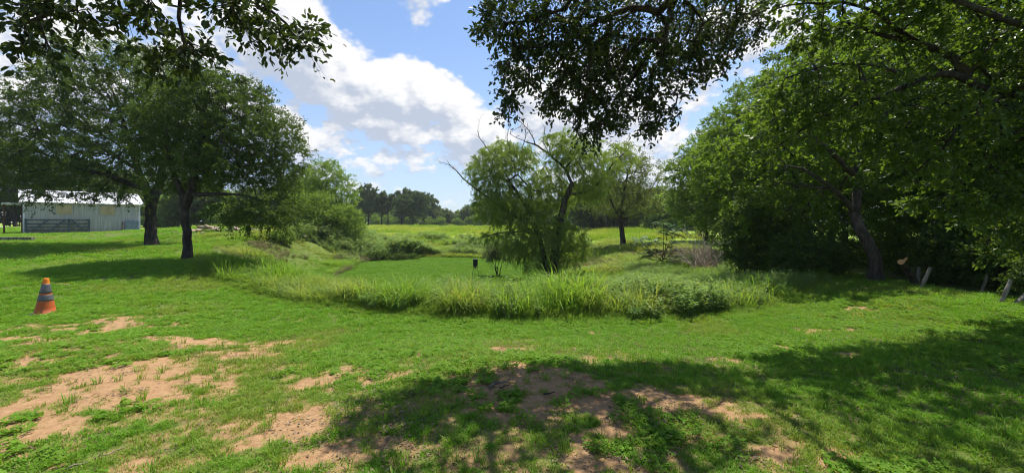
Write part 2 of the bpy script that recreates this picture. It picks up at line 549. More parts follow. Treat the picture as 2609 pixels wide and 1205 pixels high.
gr = np.geomspace(1, 60, 26)
xs = np.concatenate([-12 - (gr[::-1] - 1) * 14, axis([(-12, 12, .09)]), [12.0], 12 + (gr[1:] - 1) * 14])
ys = np.concatenate([axis([(-60, -10, 10), (-10, 1.5, 1.5), (1.5, 12, .08), (12, 45, .45)]), 45 + (np.geomspace(1, 80, 40) - 1) * 11])
GX, GY = np.meshgrid(xs, ys)
GZ = h(GX, GY)
nx, ny = len(xs), len(ys)
ii = (np.arange(ny - 1)[:, None] * nx + np.arange(nx - 1)[None]).ravel()
gf = np.stack([ii, ii + 1, ii + nx + 1, ii + nx], 1)
gth, grr, grim, gflo = polar(GX, GY)
fieldness = sstep(GY, 26, 34) * (1 - sstep(-GX, 12, 17) * sstep(GY, 60, 40))
far_f = sstep(GY, 45, 60)
me = new_mesh('ground', np.stack([GX.ravel(), GY.ravel(), GZ.ravel()], 1), gf, smooth=True,
              attrs={'dirt': dirt_mask(GX.ravel(), GY.ravel()), 'field': np.maximum(fieldness, far_f).ravel()}, mats=[M['ground']])
add('ground', me, kind='structure', label='mown lawn, earth patches and field around the dry pond hollow', cat='ground')

# gravel drive beyond the shed
dr = MB()
pts = [(-125, 78), (-105, 68), (-88, 60), (-74, 53.5), (-66, 50)]
for a, b in zip(pts[:-1], pts[1:]):
    for s in np.linspace(0, 1, 5)[:-1]:
        q = [np.array(a) * (1 - t) + np.array(b) * t for t in (s, s + .25)]
        dr.poly([(q[0][0], q[0][1] - 2, hz(q[0][0], q[0][1] - 2) + .03), (q[1][0], q[1][1] - 2, hz(q[1][0], q[1][1] - 2) + .03),
                 (q[1][0], q[1][1] + 2, hz(q[1][0], q[1][1] + 2) + .03), (q[0][0], q[0][1] + 2, hz(q[0][0], q[0][1] + 2) + .03)])
M['gravel'] = simple_mat('pale_gravel', (.42, .40, .37), (.60, .58, .55), 30, .95, .1)
dr.obj('driveway', M['gravel'], kind='structure', label='pale gravel drive passing beyond the metal shed', cat='driveway')

# ------------------------------------------------------------------ scatter (grass and weeds nobody could count)
PILE = (8.75, 17.5)


def scatter(name, label, cat, pts, rot, scl, idx, tint, protos):
    c = bpy.data.collections.new(name + '_kinds')
    for i, m in enumerate(protos):
        o = bpy.data.objects.new('%s_kind_%02d' % (name, i), m)
        c.objects.link(o)
    pts = np.asarray(pts, float)
    ok = np.hypot(pts[:, 0] - PILE[0], pts[:, 1] - PILE[1]) > 1.15          # the brush pile keeps its spot clear
    pts, rot, scl, idx, tint = pts[ok], np.asarray(rot)[ok], np.asarray(scl)[ok], np.asarray(idx)[ok], np.asarray(tint)[ok]
    n = len(pts)
    me = bpy.data.meshes.new(name)
    me.vertices.add(n); me.vertices.foreach_set('co', np.asarray(pts, dtype=np.float32).ravel())
    a = me.attributes.new('rot', 'FLOAT_VECTOR', 'POINT'); a.data.foreach_set('vector', np.asarray(rot, dtype=np.float32).ravel())
    a = me.attributes.new('scl', 'FLOAT_VECTOR', 'POINT'); a.data.foreach_set('vector', np.asarray(scl, dtype=np.float32).ravel())
    a = me.attributes.new('idx', 'INT', 'POINT'); a.data.foreach_set('value', np.asarray(idx, dtype=np.int32))
    a = me.attributes.new('tint', 'FLOAT', 'POINT'); a.data.foreach_set('value', np.asarray(tint, dtype=np.float32))
    me.update()
    o = add(name, me, kind='stuff', label=label, cat=cat)
    g = bpy.data.node_groups.new(name, 'GeometryNodeTree')
    g.interface.new_socket('Geometry', in_out='INPUT', socket_type='NodeSocketGeometry')
    g.interface.new_socket('Geometry', in_out='OUTPUT', socket_type='NodeSocketGeometry')
    k = NT(g)
    gi = k.n('NodeGroupInput'); go = k.n('NodeGroupOutput')
    ci = k.n('GeometryNodeCollectionInfo', transform_space='ORIGINAL')
    ci.inputs['Collection'].default_value = c
    ci.inputs['Separate Children'].default_value = True
    ci.inputs['Reset Children'].default_value = True
    def attr(nm, ty):
        q = k.n('GeometryNodeInputNamedAttribute', data_type=ty); q.inputs['Name'].default_value = nm
        return [s for s in q.outputs if s.enabled and s.name == 'Attribute'][0]
    io = k.n('GeometryNodeInstanceOnPoints')
    k.link(gi.outputs[0], io.inputs['Points']); k.link(ci.outputs[0], io.inputs['Instance'])
    io.inputs['Pick Instance'].default_value = True
    k.link(attr('idx', 'INT'), io.inputs['Instance Index'])
    er = k.n('FunctionNodeEulerToRotation'); k.link(attr('rot', 'FLOAT_VECTOR'), er.inputs[0])
    k.link(er.outputs[0], io.inputs['Rotation'])
    k.link(attr('scl', 'FLOAT_VECTOR'), io.inputs['Scale'])
    k.link(io.outputs[0], go.inputs[0])
    md = o.modifiers.new('scatter', 'NODES'); md.node_group = g
    return o


def blade_tuft(seed, n, hgt, wid, spread, lean, segs=2, mat=None, curl=.6, hvar=.45):
    """a tuft of grass blades, each tapering and bending over"""
    r = np.random.default_rng(seed)
    V = []; Fc = []; A = []
    for i in range(n):
        a = r.uniform(0, 2 * math.pi); rr = spread * math.sqrt(r.uniform())
        b = np.array([math.cos(a) * rr, math.sin(a) * rr, -.01])
        da = a + r.normal(0, .9)
        dv = np.array([math.cos(da), math.sin(da), 0])
        side = np.array([-math.sin(da + r.normal(0, .5)), math.cos(da), 0])
        H = hgt * (1 - hvar * r.uniform()); L = H * lean * r.uniform(.2, 1.2); w = wid * r.uniform(.7, 1.2)
        s0 = len(V); v = r.uniform()
        for j in range(segs + 1):
            t = j / segs
            up = H * (t - curl * .5 * t ** 3 * min(1, L / H + .2))
            p = b + dv * (L * t * t) + np.array([0, 0, up])
            if j < segs:
                ww = w * (1 - .35 * t)
                V += [p - side * ww * .5, p + side * ww * .5]; A += [v, v]
            else:
                V.append(p); A.append(v)
        for j in range(segs):
            q = s0 + 2 * j
            if j < segs - 1: Fc.append([q, q + 1, q + 3, q + 2])
            else: Fc.append([q, q + 1, q + 2])
    return poly_mesh('tuft', V, Fc, A, mat)


def poly_mesh(name, V, Fc, A, mat, smooth=False):
    me = bpy.data.meshes.new(name)
    me.from_pydata([tuple(map(float, v)) for v in V], [], Fc)
    at = me.attributes.new('var', 'FLOAT', 'POINT'); at.data.foreach_set('value', np.asarray(A, dtype=np.float32))
    me.materials.append(mat)
    if smooth: me.polygons.foreach_set('use_smooth', np.ones(len(Fc), dtype=bool))
    me.update()
    return me


def leafy_weed(seed, stems, hgt, leaf_l, leaf_w, per, mat, spread=.12, up=.4):
    """upright broadleaf plant: stems with leaves all along"""
    r = np.random.default_rng(seed)
    V = []; Fc = []; A = []
    for s in range(stems):
        a = r.uniform(0, 6.28); top = np.array([math.cos(a) * spread * 2 * r.uniform(), math.sin(a) * spread * 2 * r.uniform(), hgt * r.uniform(.55, 1)])
        b = np.array([math.cos(a), math.sin(a), 0]) * spread * .4 * r.uniform()
        s0 = len(V); w = .006 + hgt * .004
        V += [b + [w, 0, -.02], b + [-w * .5, w * .8, -.02], b + [-w * .5, -w * .8, -.02], top]; A += [.2] * 4
        Fc += [[s0, s0 + 1, s0 + 3], [s0 + 1, s0 + 2, s0 + 3], [s0 + 2, s0, s0 + 3]]
        for i in range(per):
            t = r.uniform(.12, 1.0); p = b * (1 - t) + top * t
            aa = r.uniform(0, 6.28); ax = np.array([math.cos(aa), math.sin(aa), r.normal(up, .4)]); ax /= np.linalg.norm(ax)
            sd = np.cross(ax, [0, 0, 1]); sd /= np.linalg.norm(sd) + 1e-6
            nn = np.cross(sd, ax) * .2
            L = leaf_l * r.uniform(.5, 1.1) * (1.15 - .5 * t); W = leaf_w * L / leaf_l
            q = len(V); v = r.uniform()
            V += [p, p + ax * L * .45 + (sd + nn) * W * .5, p + ax * L - [0, 0, L * .15], p + ax * L * .45 - (sd - nn) * W * .5]; A += [v] * 4
            Fc += [[q, q + 1, q + 2], [q, q + 2, q + 3]]
    return poly_mesh('weed', V, Fc, A, mat)


def clover(seed, n, spread, mat, size=.022):
    r = np.random.default_rng(seed)
    V = []; Fc = []; A = []
    for i in range(n):
        a = r.uniform(0, 6.28); rr = spread * math.sqrt(r.uniform())
        c = np.array([math.cos(a) * rr, math.sin(a) * rr, r.uniform(.012, .05)])
        v = r.uniform(); tilt = r.normal(0, .35, 2); a0 = r.uniform(0, 6.28)
        for k in range(3):
            b = a0 + k * 2.1
            d = np.array([math.cos(b), math.sin(b), 0]); e = np.array([-d[1], d[0], 0])
            L = size * r.uniform(.8, 1.3)
            pp = [c, c + d * L * .6 + e * L * .45, c + d * L, c + d * L * .6 - e * L * .45]
            q = len(V)
            for p in pp:
                o = p - c
                V.append(p + [0, 0, o[0] * tilt[0] + o[1] * tilt[1] + abs(o @ e) * .25]); A.append(v)
            Fc.append([q, q + 1, q + 2, q + 3])
    return poly_mesh('clover', V, Fc, A, mat)


def litter(seed, n, spread, mat):
    r = np.random.default_rng(seed)
    V = []; Fc = []; A = []
    for i in range(n):
        c = np.array([*(r.normal(0, spread * .5, 2)), .008 + r.uniform(0, .012)])
        a = r.uniform(0, 6.28); d = np.array([math.cos(a), math.sin(a), r.normal(0, .25)]); e = np.array([-math.sin(a), math.cos(a), r.normal(0, .3)])
        L = r.uniform(.02, .045); W = L * r.uniform(.25, .5); q = len(V); v = r.uniform()
        V += [c - d * L * .5, c + e * W * .5, c + d * L * .5, c - e * W * .5]; A += [v] * 4
        Fc.append([q, q + 1, q + 2, q + 3])
    return poly_mesh('litter', V, Fc, A, mat)


def sample_wedge(d0, d1, dens, rng, left=1.42, right=1.42):
    """random ground points in front of the viewer between two distances"""
    wid = (left + right)
    area = wid * .5 * (d1 ** 2 - d0 ** 2) + 3 * (d1 - d0)
    n = int(area * dens)
    d = np.sqrt(rng.uniform(d0 ** 2, d1 ** 2, n))
    x = rng.uniform(-left, right, n) * d + rng.uniform(-1.5, 1.5, n)
    return x, d


def in_basin(x, y, lo=0.0, hi=1.0):
    th, r, rim, flo = polar(x, y)
    return (r - flo) / (rim - flo)


def rots(n, rng, tilt=.12):
    return np.stack([rng.normal(0, tilt, n), rng.normal(0, tilt, n), rng.uniform(0, 6.283, n)], 1)


rng = np.random.default_rng(11)
# --- short lawn
lawn_protos = [blade_tuft(100 + i, 26, .065 + .012 * (i % 3), .0065, .055, .9, 2, M['lawn']) for i in range(6)]
lawn_protos += [blade_tuft(120 + i, 40, .040, .008, .085, 1.3, 2, M['lawn']) for i in range(3)]
X = []; Y = []; S = []; T = []; I = []
for d0, d1, dens, sc in ((1.7, 4.5, 400, .8), (4.5, 8, 250, 1.0), (8, 14, 100, 1.5), (14, 24, 26, 2.4), (24, 48, 7, 3.6)):
    x, y = sample_wedge(d0, d1, dens, rng)
    dm = dirt_mask(x, y)
    b = in_basin(x, y)
    patch = fbm(x * .9, y * .9, 77, 3)
    keep = (rng.uniform(size=len(x)) > np.clip(dm * 1.1, 0, .93)) & (rng.uniform(size=len(x)) > sstep(patch, .62, .75) * .5 * (y < 9)) & (b > .90)
    keep &= ~((x > 11.0) & (y < 16)) & ~((y > 30) & (x > -18))
    x, y, dm = x[keep], y[keep], dm[keep]
    X.append(x); Y.append(y)
    size_noise = fbm(x * .35 + 9, y * .35, 61, 3)  # broad noise that varies tuft size
    S.append(sc * rng.uniform(.65, 1.25, len(x)) * (1 - .35 * dm) * (.8 + .5 * size_noise))
    dry = sstep(fbm(x * .55, y * .55, 83, 4), .50, .74) * .55 + dm * .45 + sstep(x, 4, 8) * sstep(fbm(x, y, 17, 3), .42, .62) * .35
    T.append(np.clip(dry * rng.uniform(.5, 1.3, len(x)), 0, .9))
    I.append(rng.integers(0, len(lawn_protos), len(x)))
X = np.concatenate(X); Y = np.concatenate(Y); S = np.concatenate(S); T = np.concatenate(T); I = np.concatenate(I)
hs = np.clip(1.7 - .22 * S, .62, 1.3)
scatter('lawn_grass', 'short mown green lawn grass with bare earth showing between', 'grass', np.stack([X, Y, h(X, Y)], 1), rots(len(X), rng),
        np.stack([S, S, S * hs * .8], 1), I, T, lawn_protos)
# --- clover and low creeping weeds
cl_protos = [clover(200 + i, 34, .11, M['clover'], .020 + .004 * (i % 3)) for i in range(5)]
x, y = sample_wedge(1.7, 9.5, 95, rng)
q = fbm(x * .8 + 5, y * .8, 131, 3)
keep = (rng.uniform(size=len(x)) < sstep(q, .47, .62)) & (rng.uniform(size=len(x)) > dirt_mask(x, y) * .92) & (in_basin(x, y) > 1.0) & (x < 10.5)
x, y = x[keep], y[keep]
s = rng.uniform(.5, 1.0, len(x))
scatter('clover', 'patches of small round leaved clover creeping through the lawn', 'clover', np.stack([x, y, h(x, y)], 1), rots(len(x), rng, .08),
        np.stack([s, s, s], 1), rng.integers(0, 5, len(x)), rng.uniform(0, .25, len(x)), cl_protos)
# --- dead leaves on bare soil
lt_protos = [litter(230 + i, 22, .14, M['litter']) for i in range(4)]
x, y = sample_wedge(1.7, 7.5, 26, rng)
keep = (rng.uniform(size=len(x)) < .18 + .8 * sstep(fbm(x * .7, y * .7, 141, 3), .5, .65) * (x > -2))
x, y = x[keep], y[keep]
scatter('fallen_leaves', 'dry brown fallen leaves and twig bits on the soil', 'leaves', np.stack([x, y, h(x, y) + .004], 1), rots(len(x), rng, .05),
        np.ones((len(x), 3)), rng.integers(0, 4, len(x)), rng.uniform(0, 1, len(x)), lt_protos)
# --- stray longer tufts in the lawn and at the edge of the weeds
st_protos = [blade_tuft(260 + i, 18, .17, .006, .035, .7, 3, M['lawn']) for i in range(4)]
x, y = sample_wedge(1.8, 10, 9, rng)
keep = (in_basin(x, y) > 1.0) & (rng.uniform(size=len(x)) > dirt_mask(x, y) * .55) & (x < 10.5)
x, y = x[keep], y[keep]
s = rng.uniform(.5, 1.1, len(x))
scatter('stray_grass', 'longer loose grass tufts standing out of the lawn', 'grass', np.stack([x, y, h(x, y)], 1), rots(len(x), rng, .1),
        np.stack([s, s, s], 1), rng.integers(0, 4, len(x)), np.clip(rng.normal(.15, .2, len(x)), 0, .8), st_protos)
# --- pond floor
fl_protos = [blade_tuft(280 + i, 42, .10, .018, .22, 1.1, 2, M['pond']) for i in range(4)]
n = 26000
a = rng.uniform(-math.pi, math.pi, n); r_ = np.sqrt(rng.uniform(0, 1, n)) * 11
x = PC[0] + r_ * np.cos(a); y = PC[1] + r_ * np.sin(a)
keep = in_basin(x, y) < .22
x, y = x[keep], y[keep]
s = rng.uniform(.7, 1.3, len(x))
scatter('pond_floor_grass', 'even bright green growth on the floor of the dry pond', 'grass', np.stack([x, y, h(x, y)], 1), rots(len(x), rng),
        np.stack([s, s, s * .8], 1), rng.integers(0, 4, len(x)), np.zeros(len(x)), fl_protos)

# --- tall grass and weeds on the pond banks
tall_protos = [blade_tuft(300 + i, 40, 1.0, .016, .30, .75, 4, M['tall'], 1.1, .7) for i in range(6)]
weed_protos = [leafy_weed(330 + i, 6, .62, .15, .050, 20, M['weed'], .15) for i in range(6)]
mid_protos = [blade_tuft(350 + i, 30, .42, .016, .16, .9, 3, M['tall'], .9) for i in range(4)]


def band_h(th):
    return np.interp(th, [-150, -125, -112, -100, -92, -84, -72, -60, -48, -20], [.42, .5, .5, .55, .75, 1.05, 1.1, .75, .62, .6])


def bank(n, lo, hi, th0, th1, rng):
    th = np.radians(rng.uniform(th0, th1, n))
    t = rng.uniform(lo, hi, n)
    rim = np.interp(th, TH, RIM); flo = np.interp(th, TH, FLO)
    r = flo + t * (rim - flo)
    return PC[0] + r * np.cos(th), PC[1] + r * np.sin(th), t, np.degrees(th)


x, y, t, th = bank(16000, .16, 1.0, -150, -15, rng)
q = fbm(x * .45, y * .45, 151, 3)
keep = (rng.uniform(size=len(x)) < .20 + .8 * sstep(q, .42, .58)) & (t < .86 + .22 * fbm(x * .8, y * .8, 157, 3))
x, y, t, th = x[keep], y[keep], t[keep], th[keep]
clump = sstep(np.hypot((x + 8.6) / 2.2, (y - 12.9) / 1.8), 1.3, .5)
hv = fbm(x * .7 + 3, y * .7, 159, 3)
s = 1.08 * rng.uniform(.45, 1.1, len(x)) * (.62 + .75 * sstep(hv, .3, .7)) * np.maximum(band_h(th), .82 * clump) * np.where(t < .6, .70, 1.0)
scatter('tall_grass', 'tall arching green grass along the near bank of the pond', 'grass', np.stack([x, y, h(x, y)], 1), rots(len(x), rng, .1),
        np.stack([s, s, s], 1), rng.integers(0, 6, len(x)), np.clip(sstep(fbm(x, y, 5, 3), .5, .75) * .5 + rng.normal(0, .12, len(x)), 0, .8) * (1 - clump), tall_protos)
x, y, t, th = bank(14000, .35, 1.03, -118, -12, rng)
q = fbm(x * .4 + 4, y * .4, 161, 3)
keep = (rng.uniform(size=len(x)) < .1 + .9 * sstep(q, .42, .56)) & (t < .88 + .24 * fbm(x * .9 + 7, y * .9, 167, 3))
x, y, t, th = x[keep], y[keep], t[keep], th[keep]
s = 1.05 * rng.uniform(.5, 1.25, len(x)) * (.6 + .8 * fbm(x * .8, y * .8, 169, 3)) * band_h(th)
scatter('broadleaf_weeds', 'pale green broadleaf weeds crowding the edge of the mown lawn', 'weeds', np.stack([x, y, h(x, y)], 1), rots(len(x), rng, .1),
        np.stack([s, s, s], 1), rng.integers(0, 6, len(x)), np.clip(rng.normal(.10, .12, len(x)), 0, .6), weed_protos)
# --- rough growth on the left bank, right bank and far bank
X = []; Y = []
for th0, th1, lo, hi, n in ((-185, -118, .05, 1.25, 3600), (135, 180, .05, 1.2, 2200), (-25, 60, .05, 1.15, 5200), (55, 140, .06, .75, 5200)):
    x, y, t, th = bank(n, lo, hi, th0, th1, rng)
    X.append(x); Y.append(y)
x = np.concatenate(X); y = np.concatenate(Y)
keep = ~((x < -11) & (y < 19.5))
x, y = x[keep], y[keep]
s = rng.uniform(.35, .95, len(x)) * (.35 + 1.5 * sstep(fbm(x * .3, y * .3, 171, 3), .32, .7))
scatter('bank_grass', 'rough knee high grass on the far slopes of the pond', 'grass', np.stack([x, y, h(x, y)], 1), rots(len(x), rng, .1),
        np.stack([s * 1.5, s * 1.5, s], 1), rng.integers(0, 4, len(x)), np.clip(sstep(fbm(x * .35, y * .35, 181, 4), .45, .7) * .6 + rng.normal(0, .12, len(x)), 0, .9), mid_protos)
X = []; Y = []
for th0, th1, lo, hi, n in ((-180, -125, .0, .8, 1200), (100, 165, .02, .30, 900), (-40, 35, .1, .9, 1300), (-22, 12, .55, 1.1, 1500)):
    x, y, t, th = bank(n, lo, hi, th0, th1, rng)
    X.append(x); Y.append(y)
xx = rng.normal(8.0, 1.0, 700); yy = rng.normal(19.6, 1.5, 700)
x = np.concatenate(X + [xx]); y = np.concatenate(Y + [yy])
scr_protos = [leafy_weed(370 + i, 7, .5, .10, .035, 14, M['scrub'], .2) for i in range(4)]
q = fbm(x * .35, y * .35, 191, 3)
keep = (q > .5) | (np.arange(len(x)) >= len(x) - 700)
near = (np.arange(len(x)) >= len(x) - 700)[keep]
x, y = x[keep], y[keep]
s = rng.uniform(.4, 1.0, len(x)) * np.where(near, .6, 1)
scatter('dry_scrub', 'greyish dry scrub low on the pond slopes', 'weeds', np.stack([x, y, h(x, y)], 1), rots(len(x), rng, .1),
        np.stack([s, s, s], 1), rng.integers(0, 4, len(x)), np.where(near, 1.2, rng.uniform(0, .9, len(x))), scr_protos)
x, y, t, th = bank(9500, .88, 1.08, -150, -12, rng)
s = rng.uniform(.3, .95, len(x)) * (1.3 - sstep(t, .93, 1.07) * .85)
scatter('edge_grass', 'half long grass where the lawn meets the tall weeds', 'grass', np.stack([x, y, h(x, y)], 1), rots(len(x), rng, .1),
        np.stack([s, s, s * .8], 1), rng.integers(0, 4, len(x)), np.clip(rng.normal(.08, .12, len(x)), 0, .8), mid_protos)
x, y, t, th = bank(4200, .10, .80, 40, 165, rng)
q = fbm(x * .22, y * .22, 261, 4)
keep = q > .47
x, y, q = x[keep], y[keep], q[keep]
s = rng.uniform(.5, 1.2, len(x)) * (.6 + 2.2 * (q - .45) / .3)
scatter('bank_weeds', 'clumps of taller weeds on the far bank of the pond', 'weeds', np.stack([x, y, h(x, y)], 1), rots(len(x), rng, .1),
        np.stack([s, s, s * .8], 1), rng.integers(0, 6, len(x)), np.clip(rng.normal(.2, .2, len(x)), 0, .8), weed_protos)
# --- open field
fd_protos = [blade_tuft(400 + i, 60, .55, .035, .55, .6, 2, M['field'], .6) for i in range(5)]
X = []; Y = []; S = []
for d0, d1, dens, sc in ((34, 60, 1.8, 1.0), (60, 110, .5, 1.6), (110, 210, .06, 3.0)):
    x, y = sample_wedge(d0, d1, dens, rng, .8 if d0 < 60 else .75, .7)
    keep = (in_basin(x, y) > .45) & ~((x > 16 + .05 * y) & (y < 60)) & ~((x < -15) & (y < 40))
    x, y = x[keep], y[keep]
    X.append(x); Y.append(y); S.append(sc * rng.uniform(.5, 1.1, len(x)))
x = np.concatenate(X); y = np.concatenate(Y); s = np.concatenate(S)
zs = np.minimum(s, 1.0) * (.35 + 1.5 * sstep(fbm(x * .13, y * .13, 201, 4), .35, .7))
scatter('field_grass', 'yellow green grass of the open field beyond the pond', 'grass', np.stack([x, y, h(x, y)], 1), rots(len(x), rng, .06),
        np.stack([s, s, zs], 1), rng.integers(0, 5, len(x)), np.clip(sstep(fbm(x * .1, y * .1, 211, 4), .45, .62) * .75 + rng.normal(0, .1, len(x)), 0, .8), fd_protos)

# ------------------------------------------------------------------ trees
def leaf_geo(pos, ax, nrm, L, W, var, six=False):
    ax = ax / (np.linalg.norm(ax, axis=1, keepdims=True) + 1e-9)
    sd = np.cross(nrm, ax); sd /= np.linalg.norm(sd, axis=1, keepdims=True) + 1e-9
    nn = np.cross(ax, sd)
    L = L[:, None]; W = W[:, None]; n = len(pos)
    if six:
        V = np.stack([pos, pos + ax * L * .30 + sd * W * .46 + nn * W * .14, pos + ax * L * .70 + sd * W * .42 + nn * W * .10, pos + ax * L - nn * L * .10,
                      pos + ax * L * .70 - sd * W * .42 + nn * W * .10, pos + ax * L * .30 - sd * W * .46 + nn * W * .14], 1)
        b = np.arange(n)[:, None] * 6
        Fq = np.concatenate([b + [0, 1, 2, 3], b + [0, 3, 4, 5]], 0)
        return V.reshape(-1, 3), Fq, np.repeat(var, 6)
    V = np.stack([pos, pos + ax * L * .45 + sd * W * .5 + nn * W * .15, pos + ax * L - nn * L * .08, pos + ax * L * .45 - sd * W * .5 + nn * W * .15], 1)
    b = np.arange(n)[:, None] * 4
    Fq = np.concatenate([b + [0, 1, 2], b + [0, 2, 3]], 0)
    return V.reshape(-1, 3), Fq, np.repeat(var, 4)


def resample(poly, step):
    poly = np.asarray(poly, float)
    out = [poly[0]]; rad = [0.0]
    # catmull-rom through the given points
    pp = np.vstack([2 * poly[0] - poly[1], poly, 2 * poly[-1] - poly[-2]])
    for i in range(1, len(pp) - 2):
        L = np.linalg.norm(pp[i + 1] - pp[i]); m = max(1, int(math.ceil(L / step)))
        for j in range(1, m + 1):
            t = j / m
            a, b, c, e = pp[i - 1], pp[i], pp[i + 1], pp[i + 2]
            out.append(.5 * ((2 * b) + (-a + c) * t + (2 * a - 5 * b + 4 * c - e) * t * t + (-a + 3 * b - 3 * c + e) * t ** 3))
    return np.array(out)


class Skeleton:
    def __init__(self, rng):
        self.p = []; self.par = []; self.dir = []; self.cont = []; self.fix = []; self.rng = rng
    def limb(self, poly, r0, r1, step=.3, attach=None, jit=.0):
        pts = resample(poly, step)
        n = len(pts)
        if attach is None and not self.p:
            start = -1
        else:
            A = np.array(self.p); start = int(np.argmin(np.linalg.norm(A - pts[0], axis=1)))
            pts = pts[1:]; n = len(pts)
            if n == 0: return
        prev = start
        for i in range(n):
            q = pts[i] + (self.rng.normal(0, jit, 3) if i < n - 1 else 0)
            d = (pts[min(i + 1, n - 1)] - pts[max(i - 1, 0)]) if n > 1 else pts[i] - np.array(self.p[prev])
            d = d / (np.linalg.norm(d) + 1e-9)
            self.p.append(q); self.par.append(prev); self.dir.append(d); self.cont.append(i > 0)
            self.fix.append(r0 + (r1 - r0) * (i / max(1, n - 1)))
            prev = len(self.p) - 1
    def reach(self, targets, step=.35, jit=.03, curve=.45, minz=None):
        base = np.array(self.p[0])
        order = np.argsort(np.linalg.norm(targets - np.array(self.p[len(self.p) // 3]), axis=1))
        ends = np.zeros(len(targets), int)
        for k in order:
            t = targets[k]
            A = np.array(self.p); D = np.array(self.dir)
            v = t - A; d = np.linalg.norm(v, axis=1) + 1e-6
            cosv = (v * D).sum(1) / d
            cost = d * (1.35 - .35 * cosv)
            if minz is not None:
                cost = cost + np.where(A[:, 2] < minz, 5.0, 0)
            i = int(np.argmin(cost))
            m = max(1, int(math.ceil(d[i] / step)))
            c = A[i] + D[i] * d[i] * curve
            prev = i
            for j in range(1, m + 1):
                s = j / m
                q = (1 - s) ** 2 * A[i] + 2 * s * (1 - s) * c + s * s * t
                if j < m: q = q + self.rng.normal(0, jit, 3)
                dd = q - np.array(self.p[prev]); dd /= np.linalg.norm(dd) + 1e-9
                self.p.append(q); self.par.append(prev); self.dir.append(dd); self.cont.append(j > 1); self.fix.append(0)
                prev = len(self.p) - 1
            ends[k] = prev
        return ends
    def radii(self, rt, ex=2.3, ends=None):
        n = len(self.p)
        cnt = np.zeros(n)
        if ends is not None: np.add.at(cnt, ends, 1)
        cnt = np.maximum(cnt, 0)
        for i in range(n - 1, -1, -1):
            if self.par[i] >= 0: cnt[self.par[i]] += cnt[i]
        r = rt * np.maximum(cnt, 1) ** (1 / ex)
        fx = np.array(self.fix)
        return np.where(fx > 0, np.where(fx > 0, fx, r), r)
    def tubes(self, rad, flare=None, sides=(8, 5), extra=None):
        p = np.array(self.p); par = np.array(self.par); D = np.array(self.dir); cont = np.array(self.cont)
        rad = rad.copy()
        Vs = []; Fs = []; off = 0
        ch = np.nonzero(par >= 0)[0]
        for lo, hi, n in ((.035, 99, sides[0]), (0, .035, sides[1])):
            c = ch[(rad[ch] >= lo) & (rad[ch] < hi)]
            if len(c) == 0: continue
            a = par[c]
            sd = np.where(cont[c][:, None], D[a], D[c])
            sr = np.where(cont[c], rad[a], np.minimum(rad[c] * 1.15, rad[a]))
            def ring(pos, dirs, rr, ids):
                ref = np.array([.35, .21, .91]); ref2 = np.array([.9, -.3, .1])
                u = np.cross(dirs, ref); bad = np.linalg.norm(u, axis=1) < .15
                u[bad] = np.cross(dirs[bad], ref2)
                u /= np.linalg.norm(u, axis=1, keepdims=True); w = np.cross(dirs, u)
                ang = np.arange(n) * 2 * math.pi / n
                wob = 1 + (.10 * np.sin(ang[None] * 3 + (ids[:, None] * .35)) if n > 6 else 0)
                return pos[:, None] + (rr[:, None] * wob)[..., None] * (np.cos(ang)[None, :, None] * u[:, None] + np.sin(ang)[None, :, None] * w[:, None]) if n > 6 else \
                    pos[:, None] + rr[:, None, None] * (np.cos(ang)[None, :, None] * u[:, None] + np.sin(ang)[None, :, None] * w[:, None])
            R0 = ring(p[a], sd, sr, a.astype(float)); R1 = ring(p[c], D[c], rad[c], c.astype(float))
            V = np.concatenate([R0, R1], 1).reshape(-1, 3)
            b = (np.arange(len(c)) * 2 * n)[:, None] + off
            k = np.arange(n)
            f = np.stack([b + k, b + (k + 1) % n, b + n + (k + 1) % n, b + n + k], -1).reshape(-1, 4)
            Vs.append(V); Fs.append(f); off += len(V)
        return np.concatenate(Vs), np.concatenate(Fs)


def blob_points(blobs, n, rng, shell=.45, cand=10):
    """spread cluster centres evenly through ellipsoids (centre, radii, weight)"""
    w = np.array([b[2] if len(b) > 2 else np.prod(b[1]) ** .8 for b in blobs], float); w /= w.sum()
    pts = []
    for i in range(n):
        best = None; bd = -1
        for k in range(cand):
            b = blobs[rng.choice(len(blobs), p=w)]
            v = rng.normal(size=3); v /= np.linalg.norm(v)
            q = np.array(b[0]) + v * np.array(b[1]) * (shell + (1 - shell) * rng.uniform() ** .6)
            if not pts: best = q; break
            m = np.min(np.sum((np.array(pts[-400:]) - q) ** 2, 1))
            if m > bd: bd = m; best = q
        pts.append(best)
    return np.array(pts)


